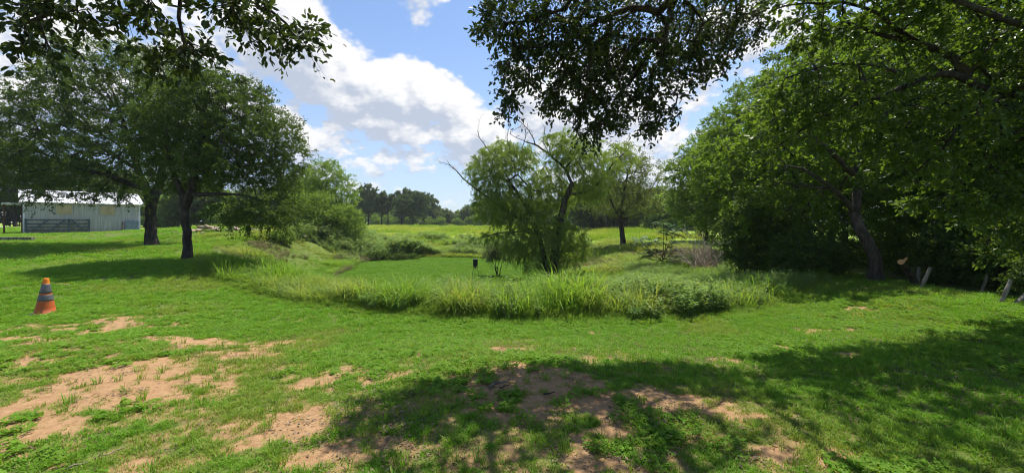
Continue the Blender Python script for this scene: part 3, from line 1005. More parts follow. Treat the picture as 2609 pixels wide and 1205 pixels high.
def tree(name, label, cat, base, limbs, blobs, n_cl, cl_r, per, leaf, mats, seed, group=None, twig_r=.006, droop=.25, flat=.75, six=False, hang=0.0,
         step=.35, twigs=7, minz=None, shell=.45, twig_mesh=False, up=.9, clusters=None, floor=None, curve=.45, ex=2.3, keepout=None, jl=.75, near_leaf=None):
    """limbs: [(polyline, r0, r1)], first is the trunk. base: world point where it stands. leaf = (length, width)"""
    rng = np.random.default_rng(seed)
    sk = Skeleton(rng)
    for poly, r0, r1 in limbs:
        sk.limb(poly, r0, r1, step, jit=.012)
    tg = blob_points(blobs, n_cl, rng, shell) if blobs else np.zeros((0, 3))
    if clusters is not None: tg = np.vstack([tg, clusters])
    if keepout is not None: tg = tg[~keepout(tg)]
    if floor is not None: tg[:, 2] = np.maximum(tg[:, 2], h(tg[:, 0], tg[:, 1]) + floor)
    ends = sk.reach(tg, step, .03 * step / .35, curve, minz)
    # flare where the trunk meets the ground
    rad = sk.radii(twig_r, ex, ends)
    P_ = np.array(sk.p); z0 = P_[0, 2]
    tr_n = int(np.sum(np.array(sk.fix) > 0))
    fl = np.array(sk.fix) > 0
    if base is not None:
        rad = np.where(fl & (np.hypot(P_[:, 0] - base[0], P_[:, 1] - base[1]) < 1.2), rad * (1 + .45 * np.exp(-np.maximum(P_[:, 2] - base[2], 0) / .22)), rad)
    # twigs and leaves
    n = len(tg); D = np.array([sk.dir[e] for e in ends])
    m = n * twigs
    c = np.repeat(tg, twigs, 0); dd = np.repeat(D, twigs, 0)
    v = rng.normal(size=(m, 3)) * [1, 1, flat] + dd * .8
    v[:, 2] -= hang
    v /= np.linalg.norm(v, axis=1, keepdims=True)
    cr = np.repeat(cl_r * rng.uniform(.65, 1.25, n), twigs)
    tl = cr * rng.uniform(.55, 1.1, m)
    lp = max(1, int(round(per / twigs)))
    s = rng.uniform(.12, 1.0, (m, lp))
    pos = c[:, None] + v[:, None] * (s * tl[:, None])[..., None]
    pos[..., 2] -= (droop * (s ** 2) * tl[:, None])
    pos = pos + rng.normal(0, .05, pos.shape) * cr[:, None, None]
    pos = pos.reshape(-1, 3)
    N = len(pos)
    ax = np.repeat(v, lp, 0) * .8 + rng.normal(0, jl, (N, 3)); ax[:, 2] -= droop + hang * 1.4
    nr = rng.normal(0, .75, (N, 3)); nr[:, 2] += up
    L = leaf[0] * rng.uniform(.65, 1.2, N); W = leaf[1] * L / leaf[0] * rng.uniform(.8, 1.15, N)
    cv = np.repeat(np.clip(rng.normal(.5, .22, n), 0, .9), twigs * lp)
    var = np.clip(cv * .55 + rng.uniform(0, 1, N) * .45, 0, 1)
    gz = h(pos[:, 0], pos[:, 1])
    ok = pos[:, 2] > gz + .03
    near = ok & near_leaf(pos) if near_leaf is not None else np.zeros(N, bool)
    ok = ok & ~near
    V, Fq, A = leaf_geo(pos[ok], ax[ok], nr[ok], L[ok], W[ok], var[ok], six)
    org = np.array(base if base is not None else limbs[0][0][0], float)
    root = add(name, None, loc=org, label=label, cat=cat, group=group)
    TV, TF = sk.tubes(rad)
    if twig_mesh:
        # thin twigs carrying the leaves, three-sided
        e = c + v * tl[:, None]; e[:, 2] -= droop * tl
        u = np.cross(v, [.3, .2, .93]); u /= np.linalg.norm(u, axis=1, keepdims=True) + 1e-9
        w = np.cross(v, u); q = .0035
        V3 = np.stack([c + u * q, c - u * q * .5 + w * q * .86, c - u * q * .5 - w * q * .86, e], 1).reshape(-1, 3)
        b = np.arange(m)[:, None] * 4
        T3 = np.concatenate([b + [0, 1, 3], b + [1, 2, 3], b + [2, 0, 3]], 0)
        nv = len(TV); nf = len(TF)
        loops = np.concatenate([TF.ravel(), (T3 + nv).ravel()])
        totals = np.concatenate([np.full(nf, 4), np.full(len(T3), 3)])
        starts = np.concatenate([[0], np.cumsum(totals)[:-1]])
        tm = new_mesh('trunk', np.concatenate([TV, V3]) - org, loops=loops, starts=starts, totals=totals, smooth=True, mats=[mats[1]])
    else:
        tm = new_mesh('trunk', TV - org, TF, smooth=True, mats=[mats[1]])
    add('trunk', tm, root)
    if near.any():
        # leaves close to the eye get a fuller rounded outline
        V6, F6, A6 = leaf_geo(pos[near], ax[near], nr[near], L[near], W[near] * 1.1, var[near], True)
        loops = np.concatenate([Fq.ravel(), (F6 + len(V)).ravel()])
        totals = np.concatenate([np.full(len(Fq), Fq.shape[1]), np.full(len(F6), 4)])
        starts = np.concatenate([[0], np.cumsum(totals)[:-1]])
        cm = new_mesh('crown', np.concatenate([V, V6]) - org, loops=loops, starts=starts, totals=totals, attrs={'var': np.concatenate([A, A6])}, mats=[mats[0]])
    else:
        cm = new_mesh('crown', V - org, Fq, attrs={'var': A}, mats=[mats[0]])
    add('crown', cm, root, kind='stuff')
    return root, sk


def bl(px, py, d, rx, ry, rd=None, w=None):
    """crown lobe seen at a photo pixel and distance; half sizes in photo pixels"""
    c = P(px, py, d)
    r = (rx * d / F, rd if rd else rx * d / F, ry * d / F)
    return (c, r, w) if w else (c, r)


# --- the two shade trees left of the pond
g1 = ray(384, 627); g2 = ray(474, 663)
d1, d2 = g1[1], g2[1]
t1 = [g1 - [0, 0, .15], P(384, 600, d1), P(384, 545, d1), P(392, 500, d1)]
tree('shade_tree', 'large dark green shade tree with forked trunk standing nearest the metal shed', 'tree', g1,
     [(t1, .25, .21), ([P(388, 530, d1), P(372, 480, d1), P(350, 430, d1), P(320, 330, d1), P(290, 240, d1)], .20, .05),
      ([P(390, 510, d1), P(410, 450, d1 + .5), P(420, 360, d1 + 1), P(400, 230, d1)], .20, .05),
      ([P(372, 480, d1), P(330, 470, d1 - 1), P(250, 440, d1 - 2), P(150, 430, d1 - 2), P(60, 440, d1 - 2)], .12, .03),
      ([P(350, 430, d1), P(260, 380, d1), P(160, 320, d1 - 1)], .10, .03),
      ([P(320, 330, d1), P(250, 280, d1 + 2), P(180, 220, d1 + 3)], .08, .02)],
     [bl(300, 260, d1, 170, 140), bl(140, 310, d1, 130, 130), bl(60, 390, d1 - 1, 90, 90), bl(400, 230, d1, 130, 110), bl(270, 400, d1 - 1, 160, 75), bl(90, 440, d1 - 2, 100, 40),
      bl(280, 170, d1, 120, 60), bl(-40, 330, d1, 90, 120), bl(430, 360, d1 + 1.5, 110, 100), bl(210, 475, d1 - 2, 100, 24), bl(100, 490, d1 - 2.5, 70, 14), bl(300, 495, d1 - 2, 60, 16)],
     640, .82, 230, (.105, .050), (M['oak'], M['bark_dark']), 21, twig_r=.009, droop=.2, minz=g1[2] + 2.0, shell=.3)
t2 = [g2 - [0, 0, .15], P(476, 630, d2), P(474, 570, d2), P(470, 512, d2)]
tree('shade_tree', 'shade tree with slim single trunk at the edge of the tall pond grass', 'tree', g2,
     [(t2, .15, .13), ([P(472, 530, d2), P(492, 470, d2), P(500, 400, d2), P(520, 300, d2), P(530, 230, d2)], .15, .04),
      ([P(470, 515, d2), P(450, 460, d2), P(430, 400, d2), P(425, 320, d2)], .12, .03),
      ([P(480, 497, d2), P(540, 495, d2 - .4), P(620, 497, d2 - .8), P(700, 520, d2 - .9)], .085, .02),
      ([P(500, 440, d2), P(570, 430, d2), P(650, 420, d2 + .3), P(730, 410, d2 + .5)], .085, .02),
      ([P(510, 350, d2), P(590, 310, d2), P(660, 280, d2)], .07, .02)],
     [bl(560, 300, d2, 130, 110), bl(680, 360, d2, 95, 85), bl(470, 330, d2, 110, 110), bl(720, 430, d2, 60, 75), bl(540, 220, d2, 80, 45), bl(600, 420, d2, 130, 60),
      bl(640, 540, d2 - 1, 110, 40, 1.2), bl(720, 545, d2 - .6, 50, 40, 1.0), bl(460, 450, d2 + .5, 70, 40), bl(625, 245, d2, 50, 40)],
     540, .62, 230, (.082, .040), (M['oak'], M['bark_dark']), 22, twig_r=.007, droop=.2, minz=g2[2] + 1.7, shell=.3)

# --- willow beside the pond
gw = ray(1404, 716)
dw = gw[1]
def W(px, py, dd=0): return P(px, py, dw + dd)
wl = [([gw - [0, 0, .2], W(1408, 690), W(1414, 640), W(1424, 590), W(1432, 545), W(1440, 510), W(1458, 470)], .25, .13),
      ([gw + [-.12, 0, 0], W(1392, 680), W(1378, 620), W(1355, 560), W(1310, 480), W(1265, 440)], .16, .05),
      ([W(1355, 560), W(1310, 550), W(1260, 515), W(1210, 480), W(1180, 455)], .07, .03),
      ([W(1458, 470), W(1440, 430), W(1400, 395), W(1365, 370), W(1340, 362)], .08, .03),
      ([W(1448, 495), W(1490, 490), W(1530, 460), W(1560, 420), W(1590, 390)], .08, .025),
      ([W(1420, 620), W(1390, 600), W(1340, 592), W(1280, 592), W(1230, 605)], .055, .02),
      ([W(1310, 480), W(1280, 430), W(1262, 400)], .05, .02),
      ([W(1440, 430), W(1470, 390), W(1480, 360)], .05, .02),
      ([W(1410, 660), W(1440, 640), W(1480, 640)], .04, .02)]
willow, wsk = tree('willow_tree', 'leaning willow with two dark trunks, light drooping foliage and bare dead tops', 'tree', gw, wl,
     [bl(1250, 430, dw, 60, 60, 1.0), bl(1300, 400, dw + .4, 70, 45, 1.0), bl(1270, 510, dw, 65, 65, 1.0), bl(1330, 520, dw + .3, 70, 70, 1.0), bl(1460, 390, dw, 75, 55, 1.1),
      bl(1530, 430, dw, 50, 40, .8), bl(1580, 390, dw + .5, 40, 28, .6), bl(1400, 480, dw + .8, 70, 60, .8), bl(1390, 580, dw - .5, 80, 45, .8), bl(1340, 620, dw, 60, 45, .9),
      bl(1440, 620, dw, 60, 60, .8), bl(1270, 600, dw - .2, 60, 16, .5), bl(1370, 655, dw - .2, 45, 28, .6, .15), bl(1500, 470, dw, 45, 40, .8), bl(1430, 350, dw, 45, 20, .6)],
     640, .50, 300, (.115, .020), (M['willow'], M['bark_willow']), 23, twig_r=.006, droop=.45, hang=.55, step=.25, up=.1, twigs=12, shell=.1, floor=.25, jl=.4)


def bare(poly, r0, rng, n=14, L=.5, spread=.9, tip=.003):
    """leafless branch with side twigs"""
    b = MB(); pts = resample(poly, .12)
    pts[1:-1] += rng.normal(0, .008, pts[1:-1].shape)
    b.tube(pts, np.linspace(r0, tip, len(pts)), 6)
    for i in range(n):
        k = rng.integers(len(pts) // 4, len(pts)); p = pts[k]
        d = pts[min(k + 1, len(pts) - 1)] - pts[k - 1]; d /= np.linalg.norm(d) + 1e-9
        v = d + rng.normal(0, spread * .6, 3); v /= np.linalg.norm(v)
        l = L * rng.uniform(.3, 1.0)
        q = [p, p + v * l * .5 + rng.normal(0, .03, 3), p + v * l + rng.normal(0, .05, 3) + [0, 0, .04]]
        rr = max(tip * 1.3, r0 * .35 * (1 - k / len(pts)) + tip)
        b.tube(q, [rr, rr * .7, tip * .6], 4)
        if rng.uniform() < .6:
            v2 = v + rng.normal(0, .5, 3); v2 /= np.linalg.norm(v2)
            b.tube([q[1], q[1] + v2 * l * .5], [rr * .6, tip * .5], 4)
    return b


rg = np.random.default_rng(5)
for poly, r0, nn in (([(1180, 455), (1160, 432), (1140, 418), (1118, 412)], .035, 16), ([(1262, 400), (1235, 370), (1218, 340), (1222, 305)], .03, 10),
                     ([(1300, 385), (1292, 350), (1300, 310), (1296, 285)], .025, 6), ([(1330, 380), (1340, 340), (1332, 310), (1325, 300)], .025, 9),
                     ([(1340, 362), (1300, 340), (1330, 318), (1310, 300)], .018, 5), ([(1365, 370), (1352, 340), (1340, 325), (1316, 300)], .035, 12),
                     ([(1400, 395), (1385, 360), (1388, 330), (1380, 312)], .03, 9), ([(1225, 605), (1210, 612), (1190, 622), (1172, 624)], .02, 7)):
    b = bare([W(*q) - gw for q in poly], r0, rg, nn, .42, .9, .004)
    b.obj('dead_branch', M['deadwood'], willow, smooth=True)

# --- trees behind the willow on the right of the field
gp = ray(1590, 627, 24); dp = gp[1]
tree('pecan_tree', 'sparse pecan with straight grey trunk standing right of the willow', 'tree', gp,
     [([gp - [0, 0, .2], P(1584, 590, dp), P(1580, 560, dp), P(1578, 530, dp)], .20, .16),
      ([P(1580, 555, dp), P(1560, 520, dp), P(1545, 470, dp), P(1530, 420, dp)], .10, .03), ([P(1579, 540, dp), P(1592, 490, dp), P(1600, 440, dp), P(1620, 400, dp)], .11, .03),
      ([P(1581, 550, dp), P(1620, 510, dp), P(1660, 480, dp), P(1680, 440, dp)], .08, .02), ([P(1582, 560, dp), P(1630, 545, dp), P(1670, 530, dp)], .06, .02)],
     [bl(1590, 440, dp, 75, 55), bl(1640, 460, dp, 50, 60), bl(1540, 480, dp, 55, 50), bl(1600, 510, dp, 85, 40), bl(1580, 390, dp, 45, 25)],
     230, .70, 110, (.13, .05), (M['pecan'], M['bark']), 24, twig_r=.011, droop=.3, minz=gp[2] + 1.6, shell=.25)
gp2 = ray(1545, 589, 40, 70)
dq = gp2[1]
tree('pecan_tree', 'small pale tree on the field farther back than the pecan', 'tree', gp2,
     [([gp2 - [0, 0, .2], P(1543, 560, dq), P(1540, 530, dq)], .16, .12), ([P(1541, 545, dq), P(1520, 500, dq)], .07, .03), ([P(1541, 545, dq), P(1560, 500, dq)], .07, .03)],
     [bl(1540, 500, dq, 50, 45), bl(1510, 510, dq, 35, 35), bl(1570, 505, dq, 35, 35)],
     90, 1.0, 70, (.22, .10), (M['pecan'], M['bark']), 25, twig_r=.015, droop=.3, minz=gp2[2] + 1.6, shell=.25)

# --- bushes at the left end of the hollow
def bush(label, px, py, d, blobs, n_cl, cl_r, per, leaf, mat, seed, name='bush', group=None, dmin=12, twig_r=.006, shell=.3):
    g = ray(px, py, dmin) if d is None else P(px, py, d)
    if d is not None: g[2] = hz(g[0], g[1])
    d = g[1]
    rs = np.random.default_rng(seed)
    limbs = []
    for i in range(5):
        a = i * 1.257 + rs.uniform(0, .6); q = np.array([math.cos(a), math.sin(a), 0])
        c = np.array(blobs[i % len(blobs)][:2])
        top = P(c[0], c[1], d)
        hgt = max(.25, top[2] - g[2])
        tip = g + (top - g) * .55 + q * .18 * hgt
        b0 = g + q * (.03 + .02 * hgt) - [0, 0, .06]
        limbs.append(([b0 if i == 0 else g + q * .04, g + (tip - g) * .5 + q * .05 * hgt, tip], .012 + .014 * hgt, .006 + .005 * hgt))
    return tree(name, label, 'bush' if name == 'bush' else 'tree', g, limbs, [bl(b[0], b[1], d + (b[4] if len(b) > 4 else 0), b[2], b[3]) for b in blobs], n_cl, cl_r, per, leaf,
                (mat, M['bark']), seed, twig_r=twig_r, droop=.15, shell=shell, floor=.1, step=.3, group=group)


bush('tall light green bushy tree rising behind the rubble berm', 838, 612, 34, [(830, 465, 50, 50), (870, 490, 40, 45), (800, 500, 45, 50), (830, 540, 60, 45), (835, 432, 35, 20)], 260, .75, 90, (.17, .08), M['shrub'], 31, 'bushy_tree')
bush('bright green broad bush in front of the light green bushy tree', 800, 600, 31, [(800, 520, 45, 35), (780, 560, 50, 40), (830, 560, 40, 45), (760, 540, 30, 30)], 190, .6, 90, (.15, .07), M['shrub'], 32)
bush('rounded leafy bush at the foot of the bushy tree above the hollow', 885, 619, 31.5, [(880, 560, 38, 40), (895, 585, 30, 30), (860, 590, 30, 25)], 150, .5, 90, (.13, .06), M['shrub'], 33)
bush('low grey green bush on the grassy slope below the rubble', 718, 621, None, [(715, 600, 25, 15), (735, 605, 15, 12), (700, 606, 15, 10)], 70, .30, 90, (.10, .045), M['shrub'], 34, dmin=18)
bush('small upright sapling bush beside the rounded leafy bush', 824, 619, None, [(824, 592, 14, 12), (820, 600, 10, 8)], 26, .28, 60, (.10, .05), M['shrub_grey'], 35, dmin=20)
bush('tall dark tree left of the light green bushy tree', 770, 590, 40, [(770, 470, 40, 50), (790, 500, 40, 40), (745, 520, 40, 45)], 150, .8, 130, (.19, .09), M['elm_dark'], 36, 'bushy_tree')
bush('feathery grey green bush beside the black feeder', 1268, 672, 21, [(1268, 642, 26, 22), (1250, 650, 20, 16), (1288, 645, 18, 20)], 90, .3, 90, (.10, .022), M['shrub_grey'], 37)
for i, (px, py, w_, h_) in enumerate(((955, 664, 24, 10), (985, 663, 18, 8), (1015, 664, 20, 8), (1045, 662, 14, 6))):
    g = ray(px, py, 20)
    bush('dark low bush in the row along the far edge of the pond floor', px, py, g[1], [(px, py - h_, w_, h_), (px + 8, py - h_ - 2, w_ * .7, h_)], 34, .28, 80, (.09, .045), M['elm_dark'], 40 + i, group='bushes along the far pond edge')
bush('brownish dry bush behind the dark bush row', 935, 652, None, [(930, 640, 18, 9), (945, 636, 14, 8)], 26, .3, 50, (.08, .03), M['pecan'], 47, dmin=20)

# --- far trees, copies of four
def far_tree(seed, H, W_, mat, trunk_h, n_cl=60, per=70, leaf=(.55, .34), cl=1.2, name='far_tree'):
    g = np.array([0, 0, 0.0])
    rs = np.random.default_rng(seed)
    hh = [(np.array([rs.normal(0, W_ * .22), rs.normal(0, W_ * .22), trunk_h + (H - trunk_h) * f]), (W_ * .34, W_ * .34, (H - trunk_h) * .24)) for f in (.22, .4, .55, .68, .8)]
    limbs = [([g - [0, 0, .3], np.array([.1, 0, trunk_h]), np.array([0, 0, trunk_h + (H - trunk_h) * .6])], .035 * H * .6, .06)]
    global h
    hh_, h0 = hh, h
    h = lambda x, y: np.full(np.shape(x), -1.0)
    r, _ = tree(name, 'x', 'tree', g, limbs, hh_, n_cl, cl, per, leaf, (mat, M['bark_dark']), seed, twig_r=.02, droop=.15, shell=.35, step=.8, minz=trunk_h * .7)
    h = h0
    return r


FT = [far_tree(51, 11, 9, M['far_dark'], 2.6, 90, 80), far_tree(52, 10, 6.5, M['far_dark'], 4.6, 60, 80), far_tree(53, 8, 8, M['far'], .5, 120, 90), far_tree(54, 6, 8, M['shrub'], .2, 90, 80)]
ft_used = [False] * 4


def place_far(k, px, d, scale, label, group, rz):
    x = (px - CX) / F * d
    loc = (x, d, hz(x, d) - .05)
    if not ft_used[k]:
        o = FT[k]; ft_used[k] = True
        o.location = loc; o.rotation_euler = (0, 0, rz); o.scale = (scale,) * 3; o['label'] = label
    else:
        o = dup(FT[k], loc, rz, scale, label)
    if group: o['group'] = group
    elif 'group' in o.keys(): del o['group']
    return o


far_rng = np.random.default_rng(3)
place_far(0, 938, 112, 1.02, 'broad dark tree, widest of the far clump across the field', None, .5)
place_far(1, 988, 114, .95, 'slim dark tree between the broad tree and the twin crowned trees across the field', None, 1.1)
place_far(1, 972, 118, .82, 'thin short trunked tree tucked against the broad dark far tree', None, 2.4)
place_far(1, 1024, 112, 1.03, 'high crowned tree in the far clump standing behind a lower round one', None, 4.0)
place_far(0, 1052, 110, .86, 'round dark tree at the right end of the far clump', None, 2.2)
for i in range(52):
    px = 1068 + i * 18 if i < 40 else 862 + (i - 40) * 17 + far_rng.uniform(-9, 9)
    d = far_rng.uniform(135, 165)
    k = int(far_rng.choice([0, 2, 2, 3]))
    place_far(k, px, d, far_rng.uniform(.9, 1.2) * (.9 if px < 1200 else 1.0), 'tree in the even green tree line closing off the field', 'tree line across the field', far_rng.uniform(0, 6.28))
for i in range(7):
    place_far(3, 960 + i * 40 + far_rng.uniform(-9, 9), 128, far_rng.uniform(.4, .6), 'low pale bush at the foot of the far tree line', 'bushes below the far trees', far_rng.uniform(0, 6.28))
for i, px in enumerate((-90, -20, 40, 110, 190, 260, 330, 400, 450, 505, 560, 610, 660, 710, 760)):
    d = (66 if i < 7 else 62) + far_rng.uniform(-5, 5)
    place_far((2, 2, 3)[i % 3] if i > 5 else (0, 2)[i % 2], px, d, far_rng.uniform(.7, .95) if px > 360 else far_rng.uniform(.9, 1.15), 'green tree in the row behind the metal shed and rubble berm', 'trees behind the shed', far_rng.uniform(0, 6.28))
for i in range(12):
    place_far((2, 2, 3)[i % 3], 1480 + i * 28, far_rng.uniform(62, 85), far_rng.uniform(.7, 1.1), 'tree of the wood edge behind the pecan', 'wood edge behind the pecan', far_rng.uniform(0, 6.28))

# --- the wood on the right
ge = ray(2232, 716, 6); de = ge[1]
tree('elm_tree', 'big elm with leaning grey trunk at the edge of the shady wood', 'tree', ge,
     [([ge - [0, 0, .2], P(2226, 660, de), P(2200, 600, de), P(2180, 540, de + .3), P(2190, 460, de + .6), P(2180, 380, de + 1)], .17, .10),
      ([P(2180, 540, de + .3), P(2120, 480, de), P(2040, 430, de - .3), P(1950, 420, de - .5)], .07, .02),
      ([P(2190, 460, de + .6), P(2100, 370, de), P(2000, 300, de), P(1920, 270, de)], .08, .02),
      ([P(2185, 400, de + 1), P(2250, 300, de + 1), P(2330, 220, de + 1)], .08, .02),
      ([P(2180, 380, de + 1), P(2130, 270, de + 1), P(2080, 180, de + 1), P(2040, 90, de + 1)], .08, .02)],
     [bl(2000, 340, de + 1.6, 140, 110), bl(1900, 420, de + 1.8, 110, 110), bl(2100, 240, de + 2.2, 160, 130), bl(2260, 300, de + 2.6, 150, 150), bl(2050, 470, de + 1.2, 130, 80), bl(2180, 460, de + 1.8, 130, 80),
      bl(1930, 540, de + 1.8, 60, 60), bl(2120, 110, de + 2.2, 90, 60), bl(2320, 470, de + 1.6, 110, 80), bl(2110, 560, de + 1.2, 90, 40), bl(2300, 120, de + 2.6, 150, 120)],
     560, .44, 130, (.105, .058), (M['elm'], M['bark']), 61, twig_r=.006, droop=.3, minz=1.5, shell=.2)
gv = np.array([11.8, 5.6, hz(11.8, 5.6)])
tree('overhanging_elm', 'dark elm reaching long bare limbs out over the shaded lawn from the fence', 'tree', gv,
     [([gv - [0, 0, .2], gv + [-.1, .1, 1.4], gv + [-.3, .3, 2.7], gv + [-.5, .5, 4.2], gv + [-.4, .5, 6.5]], .26, .10),
      ([gv + [-.3, .3, 2.7], P(2640, 245, 6.6), P(2560, 238, 6.6), P(2498, 223, 6.6), P(2428, 147, 6.6), P(2339, 109, 6.6), P(2262, 96, 6.6), P(2160, 60, 6.6)], .13, .02),
      ([P(2498, 223, 6.6), P(2403, 185, 6.4), P(2275, 236, 6.3), P(2147, 281, 6.2), P(2070, 313, 6.2), P(1985, 370, 6.2)], .06, .012),
      ([P(2560, 238, 6.6), P(2490, 290, 6.2), P(2441, 326, 6.1), P(2390, 390, 6.0), P(2339, 434, 6.0)], .035, .01),
      ([P(2340, 205, 6.35), P(2240, 170, 6.2), P(2120, 165, 6.2), P(2000, 200, 6.2)], .03, .01),
      ([P(2339, 109, 6.6), P(2200, 20, 6.4), P(2050, 10, 6.3), P(1960, 30, 6.2)], .035, .01),
      ([gv + [-.5, .5, 4.2], P(2600, 60, 6), P(2440, 0, 5.6), P(2250, -60, 5.4)], .08, .02)],
     [bl(2480, 90, 6.8, 160, 120, 1.0), bl(2270, 60, 6.6, 150, 70, .9), bl(2060, 70, 6.4, 90, 50, .5), bl(2120, 250, 6.3, 170, 90, .7), bl(2010, 330, 6.2, 70, 70, .5), bl(2340, 330, 6.3, 150, 110, .8),
      bl(2540, 340, 6.6, 110, 120, .9), bl(2450, 480, 6.5, 120, 70, .8), bl(2580, 560, 7, 70, 80, .6), bl(2380, -60, 6, 250, 80, 1.2), bl(2150, -90, 5.6, 160, 60, 1.2), bl(2700, 200, 6.5, 120, 250, 1.5)],
     520, .36, 70, (.100, .056), (M['elm_shaded'], M['bark_dark']), 62, twig_r=.0048, droop=.35, minz=2.0, shell=.1, twig_mesh=True, six=False)


def wood_tree(label, px, py, d, blobs, n_cl, cl, per, leaf, mat, seed, r=.14, minz=1.2, name='wood_tree', group=None):
    g = P(px, py, d); g[2] = hz(g[0], g[1])
    limbs = []
    tops = [P(b[0], b[1], d) for b in blobs]
    zt = max(t[2] for t in tops)
    limbs.append(([g - [0, 0, .2], g + [.05, .1, (zt - g[2]) * .35], g + [-.1, 0, (zt - g[2]) * .8]], r, r * .4))
    for i, t in enumerate(tops[:5]):
        s = g + np.array([0, .05, (t[2] - g[2]) * .45])
        limbs.append(([s, s * .5 + t * .5 + [0, 0, .2], t], r * .45, r * .15))
    return tree(name, label, 'tree', g, limbs, [bl(b[0], b[1], d + (b[4] if len(b) > 4 else 0), b[2], b[3]) for b in blobs], n_cl, cl, per, leaf, (mat, M['bark_dark']), seed,
                twig_r=.007, droop=.25, minz=minz, shell=.25, floor=.25, group=group)


wood_tree('yellow green tree at the far left end of the wood', 1800, 590, 33, [(1760, 480, 60, 70), (1800, 400, 60, 60), (1830, 480, 60, 70), (1770, 540, 50, 30), (1735, 430, 40, 50), (1830, 350, 45, 40)], 300, .85, 130, (.16, .085), M['elm'], 71)
wood_tree('tree with dense mid green crown leaning out of the wood toward the hollow', 1900, 640, 21, [(1850, 450, 85, 80), (1880, 330, 80, 80), (1830, 560, 60, 45), (1940, 260, 80, 70), (1930, 430, 80, 90), (1780, 420, 40, 40)], 380, .66, 145, (.12, .06), M['elm'], 72)
wood_tree('dark rounded thicket tree beside the brush pile', 1935, 690, 13.9, [(1920, 570, 70, 60), (1950, 640, 70, 45), (1885, 640, 30, 35), (1990, 600, 60, 70)], 210, .5, 145, (.10, .05), M['elm_dark'], 73, .08, .3)
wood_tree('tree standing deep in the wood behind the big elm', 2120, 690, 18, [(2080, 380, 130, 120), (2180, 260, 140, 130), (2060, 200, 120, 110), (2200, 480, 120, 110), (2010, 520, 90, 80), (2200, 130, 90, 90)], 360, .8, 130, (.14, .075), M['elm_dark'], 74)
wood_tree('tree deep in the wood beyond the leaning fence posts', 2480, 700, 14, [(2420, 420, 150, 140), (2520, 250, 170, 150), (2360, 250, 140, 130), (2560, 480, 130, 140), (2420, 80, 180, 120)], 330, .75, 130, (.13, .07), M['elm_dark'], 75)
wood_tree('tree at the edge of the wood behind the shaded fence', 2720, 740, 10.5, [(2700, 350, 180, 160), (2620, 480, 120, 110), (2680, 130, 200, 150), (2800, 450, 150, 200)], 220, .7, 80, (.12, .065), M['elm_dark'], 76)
WT = []
for i_, (sd_, mt_) in enumerate(((151, 'elm_dark'), (152, 'elm'))):
    o_ = far_tree(sd_, 8.5, 7, M[mt_], .9, 120, 150, (.20, .11), .95, 'wood_tree')
    WT.append(o_)
wt_rng = np.random.default_rng(19)
for i_, (x_, y_, s_, lab_) in enumerate(((17.5, 11, 1.0, 'tree in the dim depth of the wood past the fence'), (20, 16.5, 1.05, 0), (17.5, 20.5, 1.0, 0), (19, 26, 1.0, 0), (23, 31, 1.05, 0), (21.5, 37, 1.0, 0), (27, 24, 1.1, 0), (16, 6, 1.0, 0), (27, 38, 1.0, 0), (25, 12, 1.1, 0), (31, 44, 1.0, 0))):
    o_ = WT[i_] if i_ < 2 else dup(WT[i_ % 2])
    o_.location = (x_, y_, hz(x_, y_) - .05); o_.rotation_euler = (0, 0, wt_rng.uniform(0, 6.28)); o_.scale = (s_ * wt_rng.uniform(.9, 1.1),) * 3
    o_['label'] = 'tree in the dim depth of the wood past the fence'; o_['group'] = 'trees deep in the wood'; o_['category'] = 'tree'
# understory
for i, (lab, px, py, d, bb, nc, m_) in enumerate((
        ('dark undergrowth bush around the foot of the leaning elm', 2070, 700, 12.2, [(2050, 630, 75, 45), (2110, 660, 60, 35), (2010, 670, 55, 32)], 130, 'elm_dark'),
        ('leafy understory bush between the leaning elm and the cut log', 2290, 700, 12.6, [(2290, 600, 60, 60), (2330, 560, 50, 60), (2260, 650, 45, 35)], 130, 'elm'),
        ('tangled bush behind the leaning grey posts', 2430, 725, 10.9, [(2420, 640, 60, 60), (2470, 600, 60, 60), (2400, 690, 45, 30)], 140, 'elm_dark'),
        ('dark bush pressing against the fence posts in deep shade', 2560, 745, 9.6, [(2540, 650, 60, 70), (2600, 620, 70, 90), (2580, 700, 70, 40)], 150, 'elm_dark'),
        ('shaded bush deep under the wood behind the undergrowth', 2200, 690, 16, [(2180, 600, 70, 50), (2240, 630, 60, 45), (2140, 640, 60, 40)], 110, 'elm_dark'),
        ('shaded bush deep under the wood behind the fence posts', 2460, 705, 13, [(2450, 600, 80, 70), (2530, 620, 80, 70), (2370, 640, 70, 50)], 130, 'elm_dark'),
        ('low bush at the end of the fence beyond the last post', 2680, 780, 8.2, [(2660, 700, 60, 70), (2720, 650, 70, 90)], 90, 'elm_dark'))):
    bush(lab, px, py, d, bb, nc, .40, 90, (.085, .045), M[m_], 81 + i)

